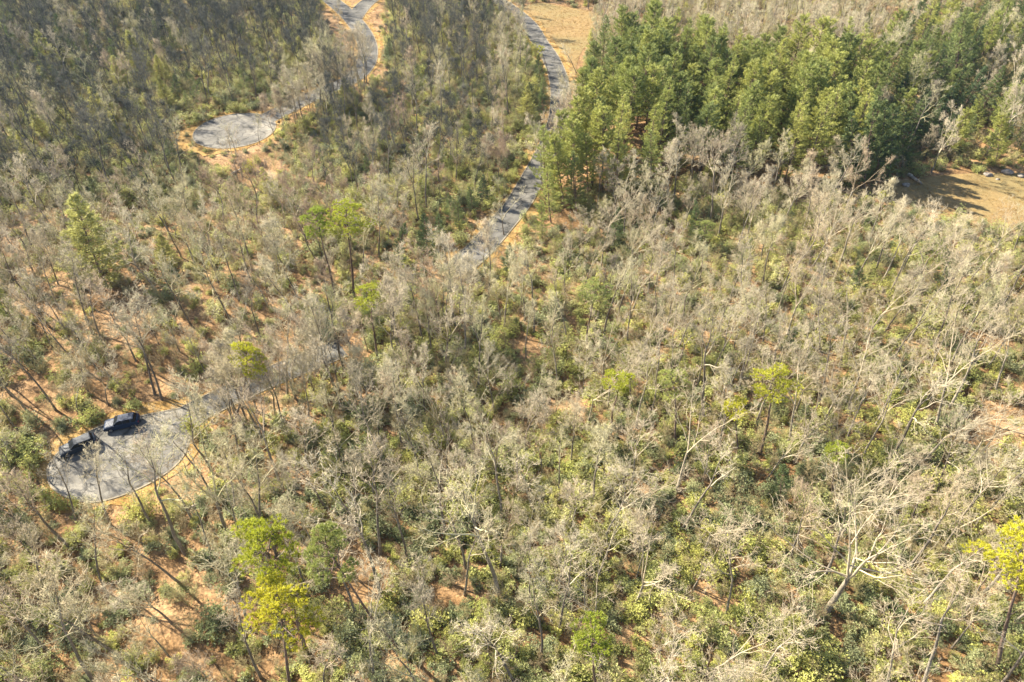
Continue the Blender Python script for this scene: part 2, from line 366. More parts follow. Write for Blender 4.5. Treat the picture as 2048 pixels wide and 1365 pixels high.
def yellow_pine(seed, H, cr=2.8, ch=.32, lobes=16, nn=14, ln=.25, wd=.05, n_t=46, tilt=0, r0=None):
    rng = random.Random(seed); nr = np.random.default_rng(seed)
    T = []; B = []; C = []; D = []; r0 = r0 or H*.0095
    pts, ds = path(rng, (0, 0, -.3), (0, 0, 1), H*.93+.3, 9, .035, .04)
    for i in range(9): T.append((*pts[i], *pts[i+1], r0*(1.1-i/10.5), r0*(1.1-(i+1)/10.5)))
    for k in range(5):                              # dead stubs
        u = rng.uniform(3.5, 6.2); i = int(u); q = pts[i].lerp(pts[i+1], u-i); a = rng.random()*6.28
        B.append((*q, *(q+Vector((math.cos(a), math.sin(a), .2))*rng.uniform(.6, 1.6)), .035, .012))
    for k in range(lobes):
        t = (k+rng.random()*.6)/lobes; z = H*(1-ch)+H*ch*t*.95; u = min(8.99, (z-.6)/(H*.93)*9); i = int(u); q0 = pts[i].lerp(pts[i+1], u-i)
        az = k*2.4+rng.random(); rad = cr*math.sqrt(max(.06, 1-(t*1.02)**2.2))*rng.uniform(.5, 1.0)*(.55+.45*min(1, t*4+.3))
        e = q0+Vector((math.cos(az)*rad, math.sin(az)*rad, .5+rng.uniform(0, .6)))
        mid = q0.lerp(e, .5)+Vector((rng.gauss(0, .15), rng.gauss(0, .15), -.12))
        B.append((*q0, *mid, .06, .045)); B.append((*mid, *e, .045, .02))
        s = rng.uniform(.7, 1.15)*(cr/2.8)
        for j in range(n_t):
            v = Vector((rng.gauss(0, 1), rng.gauss(0, 1), abs(rng.gauss(0, 1))*.9+.05)).normalized()*rng.uniform(.55, 1.0)
            c = e+Vector((v.x*s*1.05, v.y*s*1.05, v.z*s*.62-.1)); C.append(c); D.append((v+Vector((0, 0, .55))).normalized())
            if j % 6 == 0: B.append((*e, *c, .02, .008))
    ta, ca = Acc(), Acc(); tubes(ta, T, 7); tubes(ca, B, 4, 1)
    tufts(ca, nr, C, D, nn, ln, wd, .62)
    return ta, ca
def leafy_shrub(seed, rad, h, nw, leaf=.19, wd=.085, lv=6, lobes=9):
    rng = random.Random(seed); nr = np.random.default_rng(seed); C = []; D = []; B = []
    for l in range(lobes):
        a = rng.random()*6.28; rr = rad*rng.uniform(.2, .95) if l else 0
        c = Vector((math.cos(a)*rr, math.sin(a)*rr, 0)); s = rad*rng.uniform(.25, .52); hh = h*rng.uniform(.35, 1.0)
        B.append((0, 0, 0, *(c+Vector((0, 0, hh*.6))), .05, .02))
        for k in range(nw//lobes):
            v = Vector((rng.gauss(0, 1), rng.gauss(0, 1), abs(rng.gauss(0, 1)))).normalized()*rng.uniform(.6, 1.15)
            p = c+Vector((v.x*s, v.y*s, .15+v.z*(hh-.15))); C.append(p); D.append(v)
            if k % 5 == 0: B.append((*(c+Vector((0, 0, hh*.45))), *p, .02, .008))
    C = np.repeat(np.array(C), lv, 0); D0 = np.repeat(np.array(D), lv, 0)
    Dd = nr.normal(size=C.shape); Dd[:, 2] = np.abs(Dd[:, 2])*.25-.05; Dd = Dd/np.linalg.norm(Dd, axis=1, keepdims=True)+D0*.55
    ca = Acc(); n = len(C); Dn = Dd/np.linalg.norm(Dd, axis=1, keepdims=True)
    # flat leaves facing mostly up
    upv = np.array([[0, 0, 1.]])+nr.normal(size=(n, 3))*.35+D0*.4
    s = np.cross(Dn, upv); s /= np.linalg.norm(s, axis=1, keepdims=True); ln = leaf*nr.uniform(.7, 1.2, (n, 1)); w_ = wd*nr.uniform(.8, 1.2, (n, 1))
    V = np.stack([C, C+Dn*ln*.45+s*w_*.5, C+Dn*ln, C+Dn*ln*.45-s*w_*.5], 1)
    ca.add(V, np.arange(n*4).reshape(-1, 4), 0); tubes(ca, B, 3, 1)
    return ca
def brush(seed, h, stems, rad):
    rng = random.Random(seed); B = []; W = []
    for s in range(stems):
        a = rng.random()*6.28; d = Vector((math.cos(a)*rad, math.sin(a)*rad, 1)); L = h*rng.uniform(.6, 1.05)
        pts, ds = path(rng, (math.cos(a)*.3*rad, math.sin(a)*.3*rad, -.1), d, L, 5, .1, .03)
        for i in range(5): B.append((*pts[i], *pts[i+1], .035*(1-i/6), .035*(1-(i+1)/6)))
        for k in range(11):
            t = rng.uniform(.25, 1)*4.99; i = int(t); q = pts[i].lerp(pts[i+1], t-i); cd = rot_off(rng, ds[i], R(rng.uniform(25, 60)))
            e = q+cd*L*rng.uniform(.15, .32); B.append((*q, *e, .015, .008))
            for m in range(10):
                f = q.lerp(e, rng.uniform(.2, 1)); W.append((*f, *(f+rot_off(rng, cd, R(rng.uniform(20, 55)))*rng.uniform(.35, .8)), .011, 0))
    ca = Acc(); tubes(ca, B, 3); cones(ca, np.array(W)); return ca

# templates: each is (kind, look, trunk mesh, crown mesh, merged mesh, nominal height)
class Tpl: pass
def tpl(kind, look, build, mt, mc, H):
    t = Tpl(); t.kind, t.look, t.H = kind, look, H
    ta, ca = build
    t.trunk = ta.mesh(kind+'_trunk', [M[mt]], True)
    t.crown = ca.mesh(kind+'_crown', [M[m] for m in mc])
    both = Acc(); both.v = ta.v+ca.v; both.n = ta.n+ca.n
    for k in (3, 4):
        both.f[k] = ta.f[k]+[f+ta.n for f in ca.f[k]]; both.fm[k] = ta.fm[k]+[m+1 for m in ca.fm[k]]
    t.both = both.mesh(kind+'_whole', [M[mt]]+[M[m] for m in mc])
    return t
BT = []
specs = [('slender upright', dict(H=18, cb=.48, nl=9, limb=.20, ang=(16, 38), dens=.74)),
         ('slender upright', dict(H=16, cb=.42, nl=10, limb=.22, ang=(16, 38), dens=.74)),
         ('broad-crowned', dict(H=18, cb=.42, nl=11, limb=.29, ang=(22, 55), dens=.74)),
         ('broad-crowned', dict(H=16, cb=.4, nl=11, limb=.30, ang=(24, 58), dens=.74)),
         ('forked', dict(H=18, cb=.36, nl=10, limb=.23, leaders=3, ang=(18, 42), dens=.74)),
         ('forked', dict(H=16, cb=.28, nl=11, limb=.25, leaders=3, ang=(18, 46), dens=.74)),
         ('open-limbed', dict(H=19, cb=.5, nl=7, limb=.27, ang=(24, 52), dens=.66, wob=.17)),
         ('open-limbed', dict(H=17, cb=.45, nl=7, limb=.28, ang=(24, 55), dens=.66, wob=.19)),
         ('bushy', dict(H=12, cb=.28, nl=11, limb=.30, leaders=2, ang=(20, 50), dens=.78)),
         ('bushy', dict(H=11, cb=.25, nl=11, limb=.32, ang=(20, 52), dens=.78))]
DN = []
for i in (1, 2, 3, 4, 5, 8, 9):
    lk, kw = specs[i]; kw = dict(kw, dens=.88); DN.append(tpl('bare_tree', lk, bare_tree(130+i, **kw), 'bark', ['twig'], kw['H']))
for i, (lk, kw) in enumerate(specs): BT.append(tpl('bare_tree', lk, bare_tree(100+i, **kw), 'bark', ['twig'], kw['H']))
def recolour(t, mt, mc, look=None):
    n = Tpl(); n.kind, n.look, n.H = t.kind, look or t.look, t.H
    n.trunk = t.trunk.copy(); n.trunk.materials[0] = M[mt]; n.crown = t.crown.copy(); n.crown.materials[0] = M[mc]
    n.both = t.both.copy(); n.both.materials[0] = M[mt]; n.both.materials[1] = M[mc]; return n
GREY = [recolour(DN[k], 'bark', 'twig_grey') for k in (0, 1, 2, 3, 4, 6)]
WARM = [recolour(DN[k], 'bark', 'twig_red') for k in (1, 4, 5)]
PALE = [tpl('bare_tree', 'pale-limbed', bare_tree(151, 18, .38, 10, .29, (20, 50), .66, 2, .2, .17), 'bark_pale', ['twig_pale'], 18),
        tpl('bare_tree', 'pale-limbed', bare_tree(153, 17, .45, 9, .27, (20, 46), .64, 1, .17, .17), 'bark_pale', ['twig_pale'], 17),
        tpl('bare_tree', 'pale-limbed', bare_tree(157, 15, .3, 11, .27, (16, 42), .68, 3, .17, .14), 'bark_pale', ['twig_pale'], 15)]
BIG = tpl('bare_tree', 'massive pale', bare_tree(163, 18, .33, 15, .44, (26, 66), .75, 3, .34, .17, .07), 'bark_pale', ['twig_pale'], 18)
REDT = tpl('bare_tree', 'russet', bare_tree(171, 14, .35, 14, .3, (18, 40), 1.15, 2), 'bark', ['twig_red'], 14)
WP = [tpl('pine_tree', 'soft-needled', conifer(200+i, 18, cb, L, .72, 6, .25, 0, .45, .46, .085, 10, 4.0, .5), 'bark_pine', ['needle_white', 'bark_pine'], 19) for i, (cb, L) in enumerate([(.26, 3.8), (.40, 3.5), (.20, 4.0), (.32, 3.3)])]
WPL = [tpl('pine_tree', 'feathery', conifer(210, 18, .15, 3.6, .8, 5), 'bark_pine', ['needle_white', 'bark_pine'], 18)]
HEM = [tpl('hemlock_tree', 'dark conical', conifer(220+i, 15, .06, 3.4, .5, 6, .1, .25, .95, .36, .07, 9, 4.6, .45), 'bark_pine', ['needle_dark', 'bark_pine'], 15) for i in range(2)]
GOLD = tpl('hemlock_tree', 'pale gold', conifer(231, 16, .08, 4.4, .55, 7, .15, .12, .85, .42, .085, 10, 4.6, .5), 'bark_pine', ['needle_gold', 'bark_pine'], 16)
YP = [tpl('yellow_pine', 'round-crowned', yellow_pine(240+i, 18, cr, ch, lb), 'bark_pine', ['needle_yellow', 'bark_pine'], 18) for i, (cr, ch, lb) in enumerate([(2.5, .24, 15), (2.1, .2, 12), (2.9, .27, 20)])]
BY = [tpl('yellow_pine', 'round-crowned', yellow_pine(248+i, 18, 2.5, .25, 16), 'bark_pine', ['needle_bright', 'bark_pine'], 18) for i in range(2)]
YD = [tpl('yellow_pine', 'round-crowned', yellow_pine(246+i, 18, 2.4, .24, 14), 'bark_pine', ['needle_white', 'bark_pine'], 18) for i in range(2)]
DP = [tpl('pine_tree', 'dark', conifer(250, 15, .2, 3.0, .65, 5), 'bark_pine', ['needle_dark', 'bark_pine'], 15)]
def single(name, acc, mats, H, smooth=False):
    t = Tpl(); t.kind = name; t.both = acc.mesh(name, [M[m] for m in mats], smooth); t.H = H; return t
RH = [single('rhododendron_shrub', leafy_shrub(300+i, r_, h_, n_), ['leaf', 'stem'], h_) for i, (r_, h_, n_) in enumerate([(1.8, 2.4, 520), (2.4, 3.0, 760), (1.5, 1.8, 360), (1.9, 3.8, 640)])]
BR = [single('brush', brush(320+i, h_, s_, r_), ['brush'], h_) for i, (h_, s_, r_) in enumerate([(4.5, 5, .3), (6.5, 4, .2), (3.2, 7, .45), (5.5, 5, .3)])]

# ------------------------------------------------------------ object helpers
def tag(o, label, cat, group=None):
    o['label'] = label; o['category'] = cat
    if group: o['group'] = group
def put(name, me, parent=None):
    o = bpy.data.objects.new(name, me); COL.objects.link(o)
    if parent: o.parent = parent
    return o
def struct(name, me): o = put(name, me); o['kind'] = 'structure'; return o
PROTO = {}
def plant(t, loc, rz, sc, tilt=None, name=None):
    """a tree: empty at its foot, trunk and crown copied from the first of its kind"""
    key = (id(t), name or t.kind)
    if key not in PROTO:
        r = bpy.data.objects.new(name or t.kind, None); COL.objects.link(r); r.empty_display_size = .5
        put('trunk', t.trunk, r); put('crown', t.crown, r); PROTO[key] = r
    else:
        s = PROTO[key]; r = s.copy(); COL.objects.link(r)
        for k in list(r.keys()): del r[k]
        for ch in list(s.children):
            c = ch.copy(); COL.objects.link(c); c.parent = r
    q = Quaternion((0, 0, 1), rz)
    if tilt is not None: q = Vector((0, 0, 1)).rotation_difference(tilt) @ q
    r.rotation_mode = 'QUATERNION'; r.rotation_quaternion = q
    r.location = loc; r.scale = (sc,)*3 if not isinstance(sc, tuple) else sc
    return r
def top_for(base, px, py):
    """the height at which the sight line through (px,py) passes nearest above the foot"""
    d = ray(px, py); b = base; best = None
    for k in range(10, 320):
        z = base.z+k*.1; t = (z-CAM_H)/d.z; q = Vector((d.x*t, d.y*t, z)); e = (q.xy-b.xy).length
        if best is None or e < best[0]: best = (e, q)
    return best[1]

# ------------------------------------------------------------ ground, roads, lawns
def sheet(name, poly, z, m):
    bm = bmesh.new(); vs = [bm.verts.new((p[0], p[1], z)) for p in poly]
    f = bm.faces.new(vs); bmesh.ops.triangulate(bm, faces=[f]); bmesh.ops.recalc_face_normals(bm, faces=bm.faces[:])
    me = bpy.data.meshes.new(name); bm.to_mesh(me); bm.free(); me.materials.append(m)
    if me.polygons[0].normal.z < 0: me.flip_normals()
    return struct(name, me)
def offset_line(pts, off):
    out = []
    for i, p in enumerate(pts):
        a = pts[max(i-1, 0)]; b = pts[min(i+1, len(pts)-1)]; t = Vector((b[0]-a[0], b[1]-a[1])).normalized()
        f = off[i] if isinstance(off, list) else off; out.append((p[0]-t.y*f, p[1]+t.x*f))
    return out
def strip(name, pts, o1, o2, z1, z2, m):
    L = offset_line(pts, o1); Rr = offset_line(pts, o2); n = len(L); V = []; Fc = []
    for a, b in zip(L, Rr): V += [(a[0], a[1], z1), (b[0], b[1], z2)]
    for i in range(n-1): Fc.append((2*i, 2*i+1, 2*i+3, 2*i+2))
    me = bpy.data.meshes.new(name); me.from_pydata(V, [], Fc); me.materials.append(m); me.update()
    if me.polygons[0].normal.z < 0: me.flip_normals()
    return struct(name, me)
def ring_grow(poly, g):
    c = Vector((sum(p[0] for p in poly)/len(poly), sum(p[1] for p in poly)/len(poly)))
    out = []
    for i, p in enumerate(poly):
        d = Vector((p[0], p[1]))-c; q = c+d*(1+(g(i) if callable(g) else g)/d.length); out.append((q.x, q.y))
    return out
# terrain grid, finer close to the camera
xs = np.concatenate([np.linspace(-1500, -240, 8), np.linspace(-230, 230, 156), np.linspace(240, 1500, 8)])
ys = np.concatenate([np.linspace(-300, 15, 6), np.linspace(22, 330, 104), np.linspace(345, 2600, 10)])
V = []
for y in ys:
    for x in xs: V.append((x, y, hgt(x, y)))
nx = len(xs); Fc = [(j*nx+i, j*nx+i+1, (j+1)*nx+i+1, (j+1)*nx+i) for j in range(len(ys)-1) for i in range(nx-1)]
me = bpy.data.meshes.new('ground'); me.from_pydata(V, [], Fc); me.materials.append(M['litter'])
me.polygons.foreach_set('use_smooth', np.ones(len(Fc), bool)); struct('ground', me)
rr = random.Random(5)
def wig(lo, hi):
    k = [rr.uniform(lo, hi) for _ in range(400)]
    return lambda i: (k[i//3 % 400]*(3-i % 3)+k[(i//3+1) % 400]*(i % 3))/3
sheet('lawn', LAWN1, -.004, M['lawn']); sheet('lawn', LAWN2, -.004, M['lawn'])
for pts, hw in ROADS:
    z = .004+.004*ROADS.index((pts, hw))
    vw = 2.3 if hw > 2.5 else .7
    strip('grass_verge', pts, [hw+vw*rr.uniform(.25, 1.35) for _ in pts], [-hw-vw*rr.uniform(.25, 1.35) for _ in pts], z-.002, z-.002, M['verge'])
sheet('grass_verge', ring_grow(CUL1, wig(.8, 3.6)), .016, M['verge'])
def g2f(i):
    p = CUL2[i]; a = math.atan2(p[1]-C2.y, p[0]-C2.x)
    return 1.5+.7*math.sin(i*.9)+.5*math.sin(i*2.3)+3.8*max(0, math.cos(a-R(200)))
sheet('grass_verge', ring_grow(CUL2, g2f), .020, M['verge'])
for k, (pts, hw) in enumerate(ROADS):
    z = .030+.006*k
    strip('road', pts, hw, -hw, z, z, M['asphalt_road_shaded'])
sheet('turnaround', CUL1, .050, M['asphalt']); sheet('turnaround', CUL2, .050, M['asphalt'])
def kerb_run(pts, w_=.22, h_=.11):
    """a low raised edge along an open line"""
    a = offset_line(pts, 0); b = offset_line(pts, w_); V = []; Fc = []
    for p, q in zip(a, b): V += [(p[0], p[1], .02), (p[0], p[1], h_), (q[0], q[1], h_), (q[0], q[1], .0)]
    for i in range(len(a)-1):
        for k in range(3): Fc.append((4*i+k, 4*i+k+1, 4*i+k+5, 4*i+k+4))
    return V, Fc
def kerb(name, runs):
    V = []; Fc = []
    for r_ in runs:
        v, f = kerb_run(r_); n = len(V); V += v; Fc += [tuple(i+n for i in q) for q in f]
    me = bpy.data.meshes.new(name); me.from_pydata(V, [], Fc); me.materials.append(M['kerb']); me.update()
    bm = bmesh.new(); bm.from_mesh(me); bmesh.ops.recalc_face_normals(bm, faces=bm.faces[:]); bm.to_mesh(me); bm.free()
    return struct(name, me)
def outside(run, polys, roads, m=.15):
    """pieces of a line that do not lie on any pavement"""
    out = []; cur = []
    for p in run:
        bad = any(in_poly(p[0], p[1], P) for P in polys) or any(min((p[0]-q[0])**2+(p[1]-q[1])**2 for q in pts) < (hw-m)**2 for pts, hw in roads)
        if bad:
            if len(cur) > 2: out.append(cur)
            cur = []
        else: cur.append(p)
    if len(cur) > 2: out.append(cur)
    return out
def dense(pts, n=3):
    o = []
    for a, b in zip(pts[:-1], pts[1:]):
        for k in range(n): o.append((a[0]+(b[0]-a[0])*k/n, a[1]+(b[1]-a[1])*k/n))
    o.append((pts[-1][0], pts[-1][1])); return o
kr = []
for k, (pts, hw) in enumerate(ROADS):
    oth = [r_ for j, r_ in enumerate(ROADS) if j != k]
    for s in (1, -1):
        ln = dense(offset_line(pts, s*(hw-.04)));
        if s < 0: ln = ln[::-1]
        kr += outside(ln, (CUL1, CUL2), oth)
for P in (CUL1, CUL2):
    ln = dense([(p[0], p[1]) for p in P]+[(P[0][0], P[0][1])])[::-1]
    kr += outside(ln, (), ROADS)
kerb('kerb', kr)

# ------------------------------------------------------------ cars
def car(name, label, body_m, loc, rz):
    root = put(name, None); root.location = loc; root.rotation_euler = (0, 0, rz); tag(root, label, 'car', 'cars parked on the lower turnaround')
    # x forward, length 4.7, width 1.85
    W = .92
    prof = [(2.33, .38), (2.36, .62), (2.25, .84), (1.95, .95), (1.05, 1.06), (.9, 1.08), (-2.1, 1.1), (-2.32, 1.0), (-2.36, .6), (-2.3, .36), (-1.85, .3), (1.9, .3)]
    bm = bmesh.new(); rings = []
    for y, ins, dz in ((-W, .06, 0), (-W*.97, 0, 0), (-W*.55, -.03, .02), (0, -.05, .035), (W*.55, -.03, .02), (W*.97, 0, 0), (W, .06, 0)):
        rings.append([bm.verts.new((x*(1-ins*.35), y, z+(dz if z > .8 else 0)-(.03 if ins > .02 and z > .8 else 0))) for x, z in prof])
    n = len(prof)
    for a, b in zip(rings[:-1], rings[1:]):
        for i in range(n): bm.faces.new((a[i], a[(i+1) % n], b[(i+1) % n], b[i]))
    bm.faces.new(rings[0]); bm.faces.new(rings[-1][::-1]); bmesh.ops.recalc_face_normals(bm, faces=bm.faces[:])
    me = bpy.data.meshes.new('body'); bm.to_mesh(me); bm.free(); me.materials.append(body_m)
    for p in me.polygons: p.use_smooth = abs(p.normal.y) < .9
    put('body', me, root)
    def loft(name, secs, m, par=root):
        bm = bmesh.new(); rs = [[bm.verts.new(v) for v in s] for s in secs]
        for a, b in zip(rs[:-1], rs[1:]):
            for i in range(4): bm.faces.new((a[i], a[(i+1) % 4], b[(i+1) % 4], b[i]))
        bm.faces.new(rs[0][::-1]); bm.faces.new(rs[-1]); bmesh.ops.recalc_face_normals(bm, faces=bm.faces[:])
        bmesh.ops.bevel(bm, geom=bm.edges[:], offset=.03, segments=2, affect='EDGES')
        me = bpy.data.meshes.new(name); bm.to_mesh(me); bm.free(); me.materials.append(m); return put(name, me, par)
    def rect(x0, x1, hw, z): return [(x0, -hw, z), (x1, -hw, z), (x1, hw, z), (x0, hw, z)]
    loft('windows', [rect(-2.12, 1.02, .86, 1.06), rect(-1.88, .25, .70, 1.58)], M['glass'])
    loft('roof', [rect(-1.9, .28, .72, 1.575), rect(-1.78, .15, .66, 1.64)], body_m)
    for s in (1, -1):
        for x0, x1, x2, x3 in ((.99, 1.07, .3, .22), (-.4, -.32, -.36, -.44), (-1.5, -1.36, -1.38, -1.52)):
            bm = bmesh.new(); q = [(x0, s*.88, 1.07), (x1, s*.88, 1.07), (x2, s*.715, 1.6), (x3, s*.715, 1.6)]
            vs = [bm.verts.new(v) for v in q]+[bm.verts.new((v[0], v[1]-s*.05, v[2])) for v in q]
            for f in ((0, 1, 2, 3), (4, 7, 6, 5), (0, 4, 5, 1), (1, 5, 6, 2), (2, 6, 7, 3), (3, 7, 4, 0)): bm.faces.new([vs[i] for i in f])
            me = bpy.data.meshes.new('pillar'); bm.to_mesh(me); bm.free(); me.materials.append(body_m); put('pillar', me, root)
        mi = loft('mirror', [rect(.7, .9, .0, 1.05), rect(.72, .88, .0, 1.2)], body_m) if False else None
        bm = bmesh.new(); bmesh.ops.create_cube(bm, size=1); bmesh.ops.scale(bm, vec=(.14, .24, .16), verts=bm.verts[:]); bmesh.ops.translate(bm, vec=(.82, s*1.04, 1.14), verts=bm.verts[:])
        bmesh.ops.bevel(bm, geom=bm.edges[:], offset=.04, segments=2, affect='EDGES')
        me = bpy.data.meshes.new('mirror'); bm.to_mesh(me); bm.free(); me.materials.append(body_m); put('mirror', me, root)
        for x in (1.45, -1.45):
            def disc(nm, rad, w_, y, m, par, bev):
                bm = bmesh.new(); bmesh.ops.create_cone(bm, cap_ends=True, segments=24, radius1=rad, radius2=rad, depth=w_)
                bmesh.ops.bevel(bm, geom=[e for e in bm.edges if len(e.link_faces) == 2 and abs(e.verts[0].co.z-e.verts[1].co.z) < 1e-5], offset=bev, segments=2, affect='EDGES')
                bmesh.ops.rotate(bm, matrix=Matrix.Rotation(R(90), 3, 'X'), verts=bm.verts[:]); bmesh.ops.translate(bm, vec=(x, y, .34), verts=bm.verts[:])
                me = bpy.data.meshes.new(nm); bm.to_mesh(me); bm.free(); me.materials.append(m)
                return put(nm, me, par)
            wt = disc('wheel', .345, .22, s*.84, M['tyre'], root, .04); disc('rim', .22, .05, s*.945, M['rim'], wt, .01)
        for x, z, m, nm in ((2.2, .74, M['lamp'], 'headlight'), (-2.27, .88, M['lamp_red'], 'tail_light')):
            bm = bmesh.new(); bmesh.ops.create_cube(bm, size=1); bmesh.ops.scale(bm, vec=(.22, .38, .14), verts=bm.verts[:]); bmesh.ops.translate(bm, vec=(x, s*.68, z), verts=bm.verts[:])
            bmesh.ops.bevel(bm, geom=bm.edges[:], offset=.035, segments=2, affect='EDGES')
            me = bpy.data.meshes.new(nm); bm.to_mesh(me); bm.free(); me.materials.append(m); put(nm, me, root)
    return root
cA = flat(247, 852); cB = flat(160, 898)
car('parked_car', 'dark blue car parked nearer the drive at the top edge of the lower turnaround', M['paint_blue'], (cA.x, cA.y, .05), R(197))
car('parked_car', 'slate grey car parked at the far left edge of the lower turnaround', M['paint_grey'], (cB.x, cB.y, .05), R(214))

# ------------------------------------------------------------ trees one can point to
LM = []      # (x, y, short name) of the trees and things that other labels lean on
used = []    # occupied ground: x, y, radius
def mark(kind, t, base, top, label, short=None, group=None, wide=1.0, cat=None, name=None, hmax=26):
    b = ground_at(*base); tp = top_for(b, *top); d = tp-b; Ht = min(d.length, hmax)
    if d.normalized().z < .85: d = Vector((d.x*.5, d.y*.5, d.z))
    rz = random.Random(int(base[0]*7+base[1])).random()*6.28; s = Ht/t.H
    o = plant(t, b, rz, (s*wide, s*wide, s), d.normalized(), name)
    tag(o, label, cat or {'bare_tree': 'bare tree', 'pine_tree': 'pine tree', 'yellow_pine': 'pine tree', 'hemlock_tree': 'evergreen tree'}[t.kind], group)
    used.append((b.x, b.y, 2.2)); 
    if short: LM.append((b.x, b.y, short))
    return o
TP = 'prominent bare trees'
mark(0, BIG, (1652, 1222), (1765, 985), 'massive pale tree with spreading twisted limbs and a thick leaning trunk at lower right', 'the massive twisted pale tree', 'prominent bare trees', .98)
